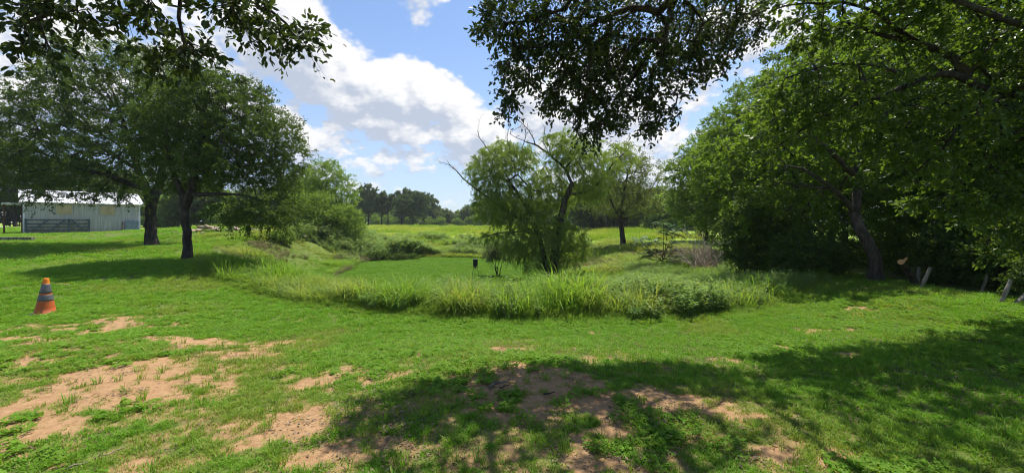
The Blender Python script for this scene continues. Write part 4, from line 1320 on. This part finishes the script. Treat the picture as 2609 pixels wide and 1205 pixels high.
# --- live oak over the viewer: limbs come from behind and above
go_ = np.array([3.4, -3.2, hz(3.4, -3.2)])
tree('live_oak', 'live oak whose dark leafy boughs hang over the lawn from above the viewer', 'tree', go_,
     [([go_ - [0, 0, .2], go_ + [-.05, .1, 1.2], go_ + [-.1, .3, 2.4], go_ + [-.1, .9, 3.6]], .42, .30),
      ([go_ + [-.1, .9, 3.6], np.array([3.1, -.3, 5.4]), np.array([2.9, 2.6, 6.3]), P(1735, -40, 5.6), P(1712, 50, 5.7), P(1665, 120, 5.8), P(1600, 220, 5.9)], .18, .025),
      ([P(1735, -40, 5.6), P(1680, 30, 5.5), P(1610, 20, 5.3), P(1520, 60, 5.2), P(1420, 120, 5.1)], .06, .012),
      ([np.array([3.0, 1.2, 6.0]), np.array([1.6, 3.0, 6.1]), P(1480, -30, 5.2), P(1380, 40, 5.1), P(1290, 60, 5.0)], .08, .012),
      ([np.array([2.95, 2.0, 6.2]), np.array([3.8, 4.2, 6.2]), P(1900, -20, 6.2), P(1860, 90, 6.4), P(1800, 200, 6.4)], .07, .012),
      ([go_ + [-.1, .9, 3.6], np.array([4.4, -.6, 5.0]), np.array([5.4, 1.4, 6.0]), np.array([6.2, 3.4, 6.5])], .12, .03),
      ([go_ + [-.1, .6, 3.0], np.array([1.4, -1.4, 4.8]), np.array([-.6, .4, 5.9]), np.array([-1.8, 1.6, 5.0]), np.array([-2.4, 2.4, 4.4]), P(462, -20, 3.4), P(466, 50, 3.4), P(470, 110, 3.4)], .14, .012),
      ([np.array([-1.8, 1.6, 5.0]), np.array([-3.0, 2.2, 4.4]), P(140, -20, 3.2), P(60, 60, 3.2)], .06, .012),
      ([np.array([-.6, .4, 5.9]), np.array([-1.4, 2.2, 5.0]), P(640, -40, 3.6), P(690, 30, 3.6), P(750, 90, 3.6)], .05, .01)],
     [bl(1310, 50, 5.2, 100, 60, .5, 1.6), bl(1330, 160, 5.3, 60, 60, .4, 1.2), bl(1430, 90, 5.4, 130, 80, .7, 2.6), bl(1480, 210, 5.5, 110, 80, .5, 2.4), bl(1520, 300, 5.5, 60, 45, .35, 1.1), bl(1600, 120, 5.8, 130, 100, .6, 2.6),
      bl(1640, 260, 5.8, 90, 50, .4, 1.2), bl(1760, 120, 6.2, 110, 90, .6, 2.0), bl(1830, 60, 6.4, 120, 70, .6, 1.6), bl(1600, -60, 5.2, 350, 50, .9, 2.5), bl(1650, 315, 5.8, 45, 22, .25, .35), bl(1310, 255, 5.3, 22, 30, .2, .25),
      bl(120, 35, 3.2, 130, 50, .3, .75), bl(120, 105, 3.2, 60, 35, .2, .35), bl(320, 5, 3.3, 100, 28, .3, .3), bl(440, 130, 3.4, 60, 55, .2, .28), bl(640, 45, 3.6, 110, 60, .3, .85), bl(745, 85, 3.6, 50, 30, .2, .16), bl(300, -60, 3.2, 300, 40, .3, .3),
      (np.array([1.6, 2.4, 6.4]), (2.8, 1.9, .7), 8), (np.array([4.4, 2.6, 6.6]), (2.3, 2.0, .8), 7.5), (np.array([-.6, 1.4, 6.2]), (2.0, 1.2, .6), 3.2), (np.array([6.6, 3.6, 6.6]), (1.6, 1.8, .8), 5),
      (np.array([2.5, -2.5, 7.0]), (4.5, 2.2, 1.0), 1.5), (np.array([-1.6, .6, 5.8]), (1.0, 1.0, .4), .4)],
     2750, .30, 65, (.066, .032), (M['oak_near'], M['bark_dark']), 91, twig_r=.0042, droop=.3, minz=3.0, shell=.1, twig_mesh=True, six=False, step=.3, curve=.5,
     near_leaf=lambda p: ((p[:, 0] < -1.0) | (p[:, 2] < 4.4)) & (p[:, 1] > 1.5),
     keepout=lambda t: (t[:, 1] > .3) & (t[:, 2] < 1.7 + .20 * t[:, 1]))

# --- compound-leaved sapling on the right bank
M['frond_stem'] = simple_mat('frond_stem', (.10, .10, .05), (.14, .13, .06), 8)
def frond_mesh(seed, L=.52):
    r = np.random.default_rng(seed)
    V = []; Fc = []; A = []
    n = 11
    def pt(t): return np.array([L * t, 0, .10 * L * math.sin(t * 2.2) - .42 * L * t * t])
    for i in range(n):
        t = .16 + .84 * i / (n - 1)
        p = pt(t)
        for s in (-1, 1):
            l = L * .30 * (1 - .35 * abs(t - .45) * 2) * r.uniform(.85, 1.1); w = l * .42
            ax = np.array([.45, s * .85, -.28 + r.normal(0, .12)]); ax /= np.linalg.norm(ax)
            sd = np.array([.88, -s * .45, 0]); q = len(V); v = r.uniform()
            V += [p, p + ax * l * .4 + sd * w * .5, p + ax * l, p + ax * l * .4 - sd * w * .5]; A += [v] * 4
            Fc += [[q, q + 1, q + 2], [q, q + 2, q + 3]]
    for i in range(8):
        a, b = pt(i / 8), pt((i + 1) / 8); q = len(V); w = .006
        V += [a + [0, w, 0], a - [0, w, 0], b - [0, w * .8, 0], b + [0, w * .8, 0]]; A += [.1] * 4
        Fc.append([q, q + 1, q + 2, q + 3])
    return poly_mesh('frond', V, Fc, A, M['sumac'])


FR = [frond_mesh(500 + i) for i in range(4)]
gs = ray(1690, 686, 12); ds = gs[1]
sap = add('compound_leaf_sapling', None, loc=gs, label='young multi stemmed sapling with dark feathery compound leaves on the right bank', cat='sapling')
sb = MB()
tips = [(1668, 645), (1705, 625), (1660, 615), (1712, 600), (1650, 640), (1700, 590), (1725, 585), (1630, 610), (1720, 640), (1690, 570), (1640, 655), (1735, 655), (1660, 680)]
ctr = [(1690, 650), (1688, 665), (1692, 660)]
sb.tube([np.array([0, 0, -.1]), P(1690, 670, ds) - gs, P(1688, 655, ds) - gs], [.035, .028, .022], 8)
sr = np.random.default_rng(8)
for i, (px, py) in enumerate(tips):
    a = P(*ctr[i % 3], ds) - gs
    b = P(px, py, ds + sr.uniform(-.5, .5)) - gs
    mid = a * .5 + b * .5 + [0, 0, -.05]
    sb.tube([a, mid, b], [.018, .013, .008], 6)
sb.obj('stem', M['bark'], sap, smooth=True)
for i, (px, py) in enumerate(tips):
    b = P(px, py, ds) - gs
    for k in range(12):
        a = k * .55 + sr.uniform(0, .6)
        add('frond', FR[sr.integers(4)], sap, loc=b + sr.normal(0, .03, 3), rot=(sr.normal(0, .15), sr.normal(-.15, .25), a), scale=float(sr.uniform(.75, 1.15)))

# ------------------------------------------------------------------ metal shed
PHI = math.radians(52)
SL, SD, SH, SR = 6.75, 5.2, 2.62, .98
sx, sy = (60 - CX) / F * 31.0, 31.0
sz = hz(sx + 2.0, sy + 2.6) - .02
shed = add('metal_shed', None, loc=(sx, sy, sz), rot=(0, 0, PHI), label='long grey corrugated metal shed with white metal roof and two boarded windows', cat='shed')


def metal_wall_mat(name, c1, c2, dirt):
    m, k, out = mat_base(name)
    tc = k.n('ShaderNodeTexCoord').outputs['Object']
    z = k.n('ShaderNodeSeparateXYZ', ins={0: tc}).outputs[2]
    n = k.noise(k.vm('MULTIPLY', tc, (2.5, 2.5, .35)), 2.2, 6, .65)
    n2 = k.noise(tc, 5, 5, .6)
    col = k.mix(k.ramp(n, .35, .7), c1, c2)
    col = k.mix(k.math('MULTIPLY', k.ramp(k.math('ADD', z, k.math('MULTIPLY', n2, .5)), .75, .15), .75), col, dirt)
    pr = k.n('ShaderNodeBsdfPrincipled', ins={'Roughness': .6, 'Specular IOR Level': .25, 'Metallic': .0})
    k.link(col, pr.inputs['Base Color']); k.link(pr.outputs[0], out.inputs[0])
    return m


M['wall_metal'] = metal_wall_mat('galvanised_wall', (.42, .395, .34), (.55, .52, .455), (.36, .28, .20))
M['roof_metal'] = simple_mat('white_metal_roof', (.70, .70, .69), (.82, .81, .79), 3, .38, .5, .1, bump=.05)
M['plywood'] = simple_mat('plywood', (.42, .32, .16), (.54, .42, .23), 5, .8, .2, stretch=(1, 1, .3))
M['rust'] = simple_mat('rusty_steel', (.09, .035, .025), (.17, .07, .045), 9, .8, .3)
M['gate_steel'] = simple_mat('blue_grey_gate_steel', (.05, .068, .07), (.10, .125, .125), 6, .5, .4, .3)
M['panel_blue'] = simple_mat('blue_grey_panel', (.17, .22, .26), (.23, .28, .32), 4, .6, .35)
M['dark_in'] = simple_mat('shed_interior', (.05, .04, .035), (.09, .07, .06), 5, .9, .1)
M['white_trim'] = simple_mat('white_trim', (.66, .66, .64), (.78, .78, .76), 4, .6, .3)


def rib_sheet(w, hgt, nr, thick=.004):
    """corrugated sheet in x-z, ribs toward -y"""
    b = MB(); xs_ = [0.0]; ys_ = [0.0]
    p = w / nr
    for i in range(nr):
        x0 = i * p
        for dx, dy in ((.35, 0), (.43, -.03), (.57, -.03), (.65, 0), (1.0, 0)):
            xs_.append(x0 + dx * p); ys_.append(dy)
    for i in range(len(xs_) - 1):
        b.poly([(xs_[i], ys_[i], 0), (xs_[i + 1], ys_[i + 1], 0), (xs_[i + 1], ys_[i + 1], hgt), (xs_[i], ys_[i], hgt)])
    return b


nP = 8
pw = SL / nP
sheet = rib_sheet(pw - .006, SH, 3).mesh('wall_panel', M['wall_metal'])
for i in range(nP):
    add('wall_panel', sheet, shed, loc=(i * pw + .003, (-.004 if i % 2 else 0), 0))
MB().box((0, .05, 0), (SL, .09, SH)).obj('inner_wall', M['dark_in'], shed)
for nm, x0 in (('end_wall', SL - .02),):
    MB().poly([(x0, .05, 0), (x0, SD, 0), (x0, SD, SH), (x0, SD / 2, SH + SR), (x0, .05, SH)]).obj(nm, M['wall_metal'], shed)
MB().box((0, SD - .03, 0), (SL, SD, SH)).obj('back_wall', M['wall_metal'], shed)
# open left end with rusty frame posts and a pale gable
for yy in (.02, SD * .5, SD - .12):
    MB().box((-.06, yy, 0), (.06, yy + .12, SH)).obj('frame_post', M['rust'], shed)
MB().poly([(.02, .05, SH - .05), (.02, SD, SH - .05), (.02, SD, SH), (.02, SD / 2, SH + SR - .02), (.02, .05, SH)]).obj('gable', M['white_trim'], shed)
# roof: sheets on both slopes, ridge cap, eave trim
run = SD / 2 + .25
slope = math.hypot(run, SR * run / (SD / 2))
ang = math.atan2(SR, SD / 2)
nR = 8
rw = (SL + .4) / nR
rs_mesh = rib_sheet(rw - .006, slope, 3).mesh('roof_panel', M['roof_metal'])
rf = MB().box((-.2, -.25 + .02, SH - .115), (SL + .2, -.25 + .05, SH - .06)).obj('roof', M['white_trim'], shed)
for i in range(nR):
    add('roof_panel', rs_mesh, rf, loc=(-.2 + i * rw + .003, -.25, SH - .25 * math.tan(ang) + .02 + (.003 if i % 2 else 0)), rot=(-(math.pi / 2 - ang), 0, 0))
    add('roof_panel', rs_mesh, rf, loc=(-.2 + (i + 1) * rw - .003, SD + .25, SH - .25 * math.tan(ang) + .02 + (.003 if i % 2 else 0)), rot=(-(math.pi / 2 - ang), 0, math.pi))
rc = MB()
rc.poly([(-.22, SD / 2 - .18, SH + SR - .02), (SL + .22, SD / 2 - .18, SH + SR - .02), (SL + .22, SD / 2, SH + SR + .06), (-.22, SD / 2, SH + SR + .06)])
rc.poly([(-.22, SD / 2, SH + SR + .06), (SL + .22, SD / 2, SH + SR + .06), (SL + .22, SD / 2 + .18, SH + SR - .02), (-.22, SD / 2 + .18, SH + SR - .02)])
rc.obj('ridge_cap', M['roof_metal'], rf)
for s, x0 in ((-1, -.24), (1, SL + .2)):
    for y0, y1 in ((-.25, SD / 2), (SD + .25, SD / 2)):
        z0 = SH - .25 * math.tan(ang)
        b = MB(); za, zb = z0 - .12, SH + SR - .12
        b.poly([(x0, y0, za), (x0, y1, zb), (x0, y1, zb + .16), (x0, y0, za + .16)]); b.poly([(x0 + .04, y0, za), (x0 + .04, y1, zb), (x0 + .04, y1, zb + .16), (x0 + .04, y0, za + .16)])
        b.poly([(x0, y0, za + .16), (x0, y1, zb + .16), (x0 + .04, y1, zb + .16), (x0 + .04, y0, za + .16)])
        b.obj('rake_trim', M['white_trim'], rf)
# windows boarded with plywood: where along the wall (fraction) from the photo
def wall_u(px):
    a, b = math.cos(PHI), math.sin(PHI); s = (px - CX) / F
    return (sx - s * sy) / (s * b - a)


def wall_z(px, py):
    u = wall_u(px); d = sy + u * math.sin(PHI)
    return CZ - (py - HOR) / F * d - sz


for p0, p1, q0, q1 in ((144, 184, 522, 545), (255, 292, 526, 547)):
    u0, u1 = wall_u(p0), wall_u(p1); z0, z1 = wall_z((p0 + p1) / 2, q1), wall_z((p0 + p1) / 2, q0)
    wn = MB().box((u0, -.065, z0), (u1, -.04, z1)).obj('window_board', M['plywood'], shed)
    fr = MB()
    for lo, hi in (((u0 - .04, -.055, z0 - .04), (u1 + .04, -.036, z0 - .001)), ((u0 - .04, -.055, z1 + .001), (u1 + .04, -.036, z1 + .04)), ((u0 - .04, -.055, z0), (u0 - .001, -.036, z1)), ((u1 + .001, -.055, z0), (u1 + .04, -.036, z1))):
        fr.box(lo, hi)
    fr.obj('frame', M['wall_metal'], wn)
# corner trims
MB().box((-.045, -.05, 0), (.055, -.036, SH)).obj('corner_trim', M['white_trim'], shed)
MB().box((SL - .09, -.05, 0), (SL + .02, -.036, SH)).obj('corner_trim', M['white_trim'], shed)
# lean-to roof with post at the open end
b = MB().box((-1.1, .7, SH - .25), (-.08, SD - .6, SH - .12)); b.obj('awning', M['white_trim'], shed)
MB().tube([(-.95, 1.2, -.3), (-.95, 1.2, SH - .25)], .05, 8).obj('awning_post', M['rust'], shed)
# things against the shed
def shed_pt(u, v, z): return np.array([sx + u * math.cos(PHI) - v * math.sin(PHI), sy + u * math.sin(PHI) + v * math.cos(PHI), sz + z])


gu0, gu1 = wall_u(62), wall_u(226)
gate = add('farm_gate', None, loc=shed_pt(gu0, -.30, 0), rot=(math.radians(-5), 0, PHI), label='blue grey steel farm gate with diagonal braces leaning on the metal shed', cat='gate')
GW, GH = gu1 - gu0, 1.22
for x0 in (0, GW * .655, GW - .07):
    MB().box((x0, -.03, .02), (x0 + .12, .03, GH)).obj('upright', M['gate_steel'], gate)
for i, zz in enumerate((.06, .30, .55, .82, 1.14)):
    MB().tube([(0, .034, zz), (GW, .034, zz)], .048, 8).obj('rail', M['gate_steel'], gate, smooth=True)
for xa, za, xb, zb in ((.10, .04, GW * .37, 1.18), (GW * .33, .04, GW * .62, 1.18), (GW * .70, 1.18, GW * .955, .04)):
    L_ = math.hypot(xb - xa, zb - za); an = math.atan2(zb - za, xb - xa)
    o = MB().box((0, -.02, -.055), (L_, .02, .055)).obj('brace', M['gate_steel'], gate)
    o.location = (xa, -.055, za); o.rotation_euler = (0, -an, 0)
pu0, pu1 = wall_u(316), wall_u(350)
pn = add('utility_cabinet', None, loc=shed_pt(pu0, -.55, 0), rot=(0, 0, PHI), label='square blue grey utility cabinet against the right end of the shed wall', cat='cabinet')
cw = pu1 - pu0
MB().box((0, 0, 0), (cw, .42, 1.06)).obj('housing', M['panel_blue'], pn)
dd_ = MB().box((.03, -.02, .04), (cw - .03, -.002, 1.02)).obj('door', M['panel_blue'], pn)
MB().box((.06, -.035, .52), (.10, -.021, .62)).obj('handle', M['gate_steel'], dd_)
hy = add('yard_hydrant', None, loc=shed_pt(wall_u(309), -.6, 0), rot=(0, 0, PHI), label='short dark standpipe with a tap handle left of the utility cabinet', cat='standpipe')
MB().tube([(0, 0, -.1), (0, 0, .62)], .05, 8).obj('pipe', M['dark_in'], hy, smooth=True)
MB().tube([(0, 0, .60), (0, 0, .74), (.10, 0, .80)], .022, 6).obj('spout', M['rust'], hy, smooth=True)
MB().box((-.02, -.015, .74), (.03, .015, .98)).obj('lever', M['dark_in'], hy)

# ------------------------------------------------------------------ traffic cone
gc = ray(115, 799)
cone_h = 91 / F * gc[1]
def cone_mat(name, c1, c2, c3, rough=.6):
    m, k, out = mat_base(name)
    tc = k.n('ShaderNodeTexCoord').outputs['Object']
    n = k.noise(tc, 9, 6, .65); n2 = k.noise(k.vm('MULTIPLY', tc, (1, 1, .3)), 22, 5, .7)
    col = k.mix(k.ramp(n, .4, .7), c1, c2)
    col = k.mix(k.math('MULTIPLY', k.ramp(n2, .48, .72), .6), col, c3)
    pr = k.n('ShaderNodeBsdfPrincipled', ins={'Roughness': rough, 'Specular IOR Level': .35})
    k.link(col, pr.inputs['Base Color'])
    tr = k.n('ShaderNodeBsdfTranslucent'); k.link(col, tr.inputs['Color'])
    mx = k.n('ShaderNodeMixShader', ins={0: .22})
    k.link(pr.outputs[0], mx.inputs[1]); k.link(tr.outputs[0], mx.inputs[2]); k.link(mx.outputs[0], out.inputs[0])
    return m
M['cone_orange'] = cone_mat('weathered_orange_vinyl', (.62, .135, .03), (.50, .13, .05), (.33, .12, .06))
M['cone_tip'] = cone_mat('sunlit_orange_vinyl', (.85, .27, .02), (.80, .25, .03), (.70, .20, .04))  # brighter orange: sunlight glowing through the tip, put into the colour
M['cone_grey'] = cone_mat('dirty_reflective_sleeve', (.12, .125, .13), (.20, .205, .21), (.10, .13, .11), .45)
cone = add('traffic_cone', None, loc=gc - [0, 0, .01], rot=(.02, .03, .4), label='worn orange traffic cone with two dirty grey bands on the lawn', cat='cone')
H = cone_h
def cr_(t): return (.155 * (1 - t) + .036 * t) * H / .71
def csec(t0, t1, off=0, n=7): return [(cr_(t0 + (t1 - t0) * i / (n - 1)) + off, H * (t0 + (t1 - t0) * i / (n - 1))) for i in range(n)]
b = MB(); s_ = .185 * H / .71
ring = []
for cx_, cy_, a0 in ((1, 1, 0), (-1, 1, 90), (-1, -1, 180), (1, -1, 270)):
    for k in range(4):
        a = math.radians(a0 + k * 30); ring.append((cx_ * (s_ - .05) + .05 * math.cos(a), cy_ * (s_ - .05) + .05 * math.sin(a)))
b.poly([(x_, y_, .035) for x_, y_ in ring])
for i in range(len(ring)):
    p_, q_ = ring[i], ring[(i + 1) % len(ring)]
    b.poly([(p_[0], p_[1], 0), (q_[0], q_[1], 0), (q_[0], q_[1], .035), (p_[0], p_[1], .035)])
M['cone_base'] = simple_mat('dusty_rubber_base', (.30, .25, .19), (.42, .36, .28), 12, .9, .2)
b.obj('base', M['cone_base'], cone)
MB().lathe([(cr_(0) + .018, .034)] + csec(.055, .84), 28).obj('body', M['cone_orange'], cone, smooth=True)
MB().lathe([(cr_(.85) + .004, H * .848)] + csec(.85, 1.0) + [(cr_(1) * .8, H * 1.004), (cr_(1) * .72, H * .99), (cr_(1) * .7, H * .9)], 28).obj('tip', M['cone_tip'], cone, smooth=True)
MB().lathe([(cr_(.60) + .001, H * .598)] + csec(.60, .85, .004) + [(cr_(.85) + .001, H * .852)], 28).obj('band', M['cone_grey'], cone, smooth=True)
MB().lathe([(cr_(.39) + .001, H * .388)] + csec(.39, .55, .004) + [(cr_(.55) + .001, H * .552)], 28).obj('band', M['cone_grey'], cone, smooth=True)

# ------------------------------------------------------------------ feeder in the hollow
gfz = ray(1211, 716, 14)
df = 20.0
xf = (1211 - CX) / F * df; zf = hz(xf, df)
M['black_plastic'] = simple_mat('black_plastic', (.012, .012, .013), (.022, .022, .023), 8, .5, .4)
fd = add('game_feeder', None, loc=(xf, df, zf), label='black bucket game feeder on thin legs standing in the pond grass', cat='feeder')
zt = CZ - (660 - HOR) / F * df - zf; zb = CZ - (678 - HOR) / F * df - zf
MB().lathe([(.001, zb), (.10, zb), (.118, zb + .02), (.125, zt - .03), (.135, zt - .03), (.135, zt), (.001, zt + .012)], 20).obj('bucket', M['black_plastic'], fd, smooth=False)
MB().lathe([(.001, zb - .10), (.055, zb - .10), (.06, zb - .02), (.03, zb + .002)], 12).obj('spinner_box', M['black_plastic'], fd)
for k in range(3):
    a = k * 2.1 + .5
    MB().tube([(.09 * math.cos(a), .09 * math.sin(a), zb + .04), (.24 * math.cos(a), .24 * math.sin(a), -.08)], .012, 6).obj('leg', M['gate_steel'], fd)

# ------------------------------------------------------------------ fence posts, cut log, brush pile, rubble, sticks
def post(px, py, top, d, r, label, lean_d=0.0):
    g = P(px, py, d); g[2] = hz(g[0], g[1])
    tp = P(top[0], top[1], d + lean_d) - g
    rs = np.random.default_rng(int(px))
    n = 7
    pts = [tp * t + (rs.normal(0, .004, 3) if 0 < t < 1 else 0) for t in np.linspace(-.12, 1, n)]
    b = MB().tube(pts, [r * (1 + rs.normal(0, .07)) for _ in range(n)], 9)
    return b.obj('fence_post', M['greywood'], None, smooth=False, loc=g, label=label, cat='post', group=None)


gpz = ray(2345, 737, 6)
post(2345, 738, (2370, 682), gpz[1], .036, 'bleached leaning fence post next to the cut log')
gq = ray(2335, 733, 6)
post(2338, 733, (2342, 680), gq[1] + .5, .038, 'upright split post stub just behind the bleached leaning post')
post(2350, 731, (2354, 682), gq[1] + .8, .03, 'thin upright post stub beside the split post stub')
post(2552, 772, (2576, 712), ray(2552, 772, 5)[1], .036, 'grey fence post leaning right in the shade by the dark bush')
post(2500, 748, (2516, 700), ray(2500, 752, 5)[1] + .4, .03, 'thin leaning post half hidden in the shaded undergrowth')
post(2584, 776, (2622, 742), ray(2584, 776, 5)[1], .034, 'strongly tilted post at the shaded end of the fence')
M['cutwood'] = simple_mat('cut_wood', (.42, .20, .08), (.58, .31, .14), 12, .85, .15, stretch=(1, 1, 1))
gl = P(2325, 720, gq[1] + .3); gl[2] = hz(gl[0], gl[1])
lg = add('cut_log', None, loc=gl, label='sawn tree limb showing its orange cut end beside the fence posts', cat='log')
a = P(2340, 735, gl[1]) - gl; e = P(2296, 668, gl[1] - .35) - gl
pts = [a * (1 - t) + e * t + np.array([.05, .1, .1]) * math.sin(t * 3.1) for t in np.linspace(0, 1, 8)]
MB().tube(pts, np.linspace(.085, .07, 8), 12).obj('limb', M['bark'], lg, smooth=False)
dv = (pts[-1] - pts[-2]) / np.linalg.norm(pts[-1] - pts[-2])
MB().tube([pts[-1] + dv * .001, pts[-1] + dv * .012], [.07, .069], 12).obj('cut_face', M['cutwood'], lg)
MB().tube([pts[-2] + [.02, 0, .06], pts[-2] + [.09, -.02, .17]], [.035, .028], 8).obj('stub', M['cutwood'], lg)

gb = np.array([PILE[0], PILE[1], hz(*PILE)])
rb = np.random.default_rng(77)
for i in range(34):
    c = gb + [rb.normal(0, .42), rb.normal(.1, .4), 0]; c[2] = hz(c[0], c[1])
    v = np.array([rb.normal(-.1, .5), rb.normal(0, .4), rb.uniform(.35, 1.0)]); v *= rb.uniform(.9, 1.9) / np.linalg.norm(v)
    bb = bare([np.zeros(3) - v * .05, v * .5 + rb.normal(0, .08, 3), v], rb.uniform(.016, .034), rb, 9, .6, 1.0, .004)
    bb.obj('dead_branch', M['brush'], None, smooth=True, loc=c, label='pale dead branch in the brush pile at the wood edge', cat='branch', group='branches of the brush pile')


def rock_mesh(seed, mat):
    import bmesh
    bm = bmesh.new(); bmesh.ops.create_icosphere(bm, subdivisions=2, radius=1.0)
    r = np.random.default_rng(seed)
    planes = [(v / np.linalg.norm(v), r.uniform(.55, .85)) for v in r.normal(size=(9, 3))]
    for v in bm.verts:
        p = np.array(v.co)
        for n_, d_ in planes:
            s = p @ n_ - d_
            if s > 0: p = p - n_ * s
        v.co = p + r.normal(0, .015, 3)
    me_ = bpy.data.meshes.new('rubble'); bm.to_mesh(me_); bm.free(); me_.materials.append(mat); return me_


M['rubble'] = simple_mat('broken_concrete_and_wood', (.30, .22, .16), (.46, .37, .29), 5, .9, .15, bump=.4)
RK = [rock_mesh(i, M['rubble']) for i in range(4)]
rr_ = np.random.default_rng(66)
k_ = 0
for (px, py, n_, wpx, lab) in ((545, 588, 9, 22, 'pale broken slab heaped on the berm behind the slim trunked shade tree'), (498, 590, 5, 16, 'flat pale slab lying between the two shade trees on the berm'),
                               (600, 586, 5, 26, 'tan slab scattered along the top of the berm'), (780, 600, 6, 12, 'broken tan chunk in the small heap below the bright green bush'), (660, 588, 5, 24, 'half hidden slab on the berm under the low branches')):
    g0 = ray(px, py, 20)
    for i in range(n_):
        ox = rr_.normal(0, wpx * g0[1] / F * .6); oy = rr_.normal(0, .5)
        s_ = rr_.uniform(.11, .27)
        hh = rr_.uniform(.0, .35) if n_ > 5 else .05
        x_, y_ = g0[0] + ox, g0[1] + oy
        add('rubble_chunk', RK[k_ % 4], loc=(x_, y_, hz(x_, y_) + hh * .6 + .05), rot=(rr_.normal(0, .3), rr_.normal(0, .3), rr_.uniform(0, 6)), scale=(s_ * rr_.uniform(1, 2.0), s_ * .8, s_ * rr_.uniform(.25, .6)),
            label=lab, cat='slab', group=lab.split(' ', 1)[1])
        k_ += 1
# timber at the left edge
gt = ray(10, 614)
MB().box((-1.6, -.12, -.02), (1.5, .12, .22)).obj('timber_beam', M['greywood'], None, loc=gt, rot=(0, .01, .12), label='weathered squared timber lying in the grass in front of the shed', cat='timber')
# sticks on the lawn
def stick(label, pix, r, seed, side=0):
    rs = np.random.default_rng(seed)
    pts = [ray(*q) + [0, 0, r * .8 + .012] for q in pix]
    g = pts[0].copy()
    b = MB(); q = resample([p - g for p in pts], .06); q[1:-1] += rs.normal(0, .006, q[1:-1].shape)
    b.tube(q, np.linspace(r, r * .45, len(q)), 7)
    for s in range(side):
        k = rs.integers(2, len(q) - 1); b.tube([q[k], q[k] + [rs.normal(0, .08), rs.normal(0, .1), .03]], [r * .5, r * .2], 5)
    return b.obj('stick', M['deadwood'] if side else M['bark'], None, smooth=True, loc=g, label=label, cat='stick')


stick('crooked dark stick lying on the bare leafy soil patch', [(1246, 994), (1262, 984), (1282, 980), (1300, 972)], .016, 1, 2)
stick('short twig lying right beside the crooked dark stick', [(1272, 992), (1288, 990), (1298, 984)], .008, 2)
stick('small dark stick on the far side of the leafy soil patch', [(1385, 1008), (1400, 1006), (1414, 1003)], .010, 3)
stick('long thin stick lying on the sunlit bare earth', [(168, 1203), (230, 1178), (290, 1156), (320, 1142)], .008, 4, 1)
stick('grey twig in the shaded grass beside the right soil patch', [(1668, 1092), (1690, 1076), (1720, 1068)], .009, 5, 2)
HZ = MB().box((-420, -62, -4), (420, 420, 26)).mesh('haze', None)
hm = bpy.data.materials.new('pale_air'); hm.use_nodes = True; hm.node_tree.nodes.clear()
kz = NT(hm.node_tree)
ho = kz.n('ShaderNodeOutputMaterial')
pv = kz.n('ShaderNodeVolumePrincipled', ins={'Color': (.86, .91, .97, 1), 'Density': HAZE, 'Anisotropy': .3})
kz.link(pv.outputs[0], ho.inputs['Volume'])
HZ.materials.append(hm)
add('haze', HZ, kind='stuff', label='thin pale summer haze filling the air over the field', cat='haze')
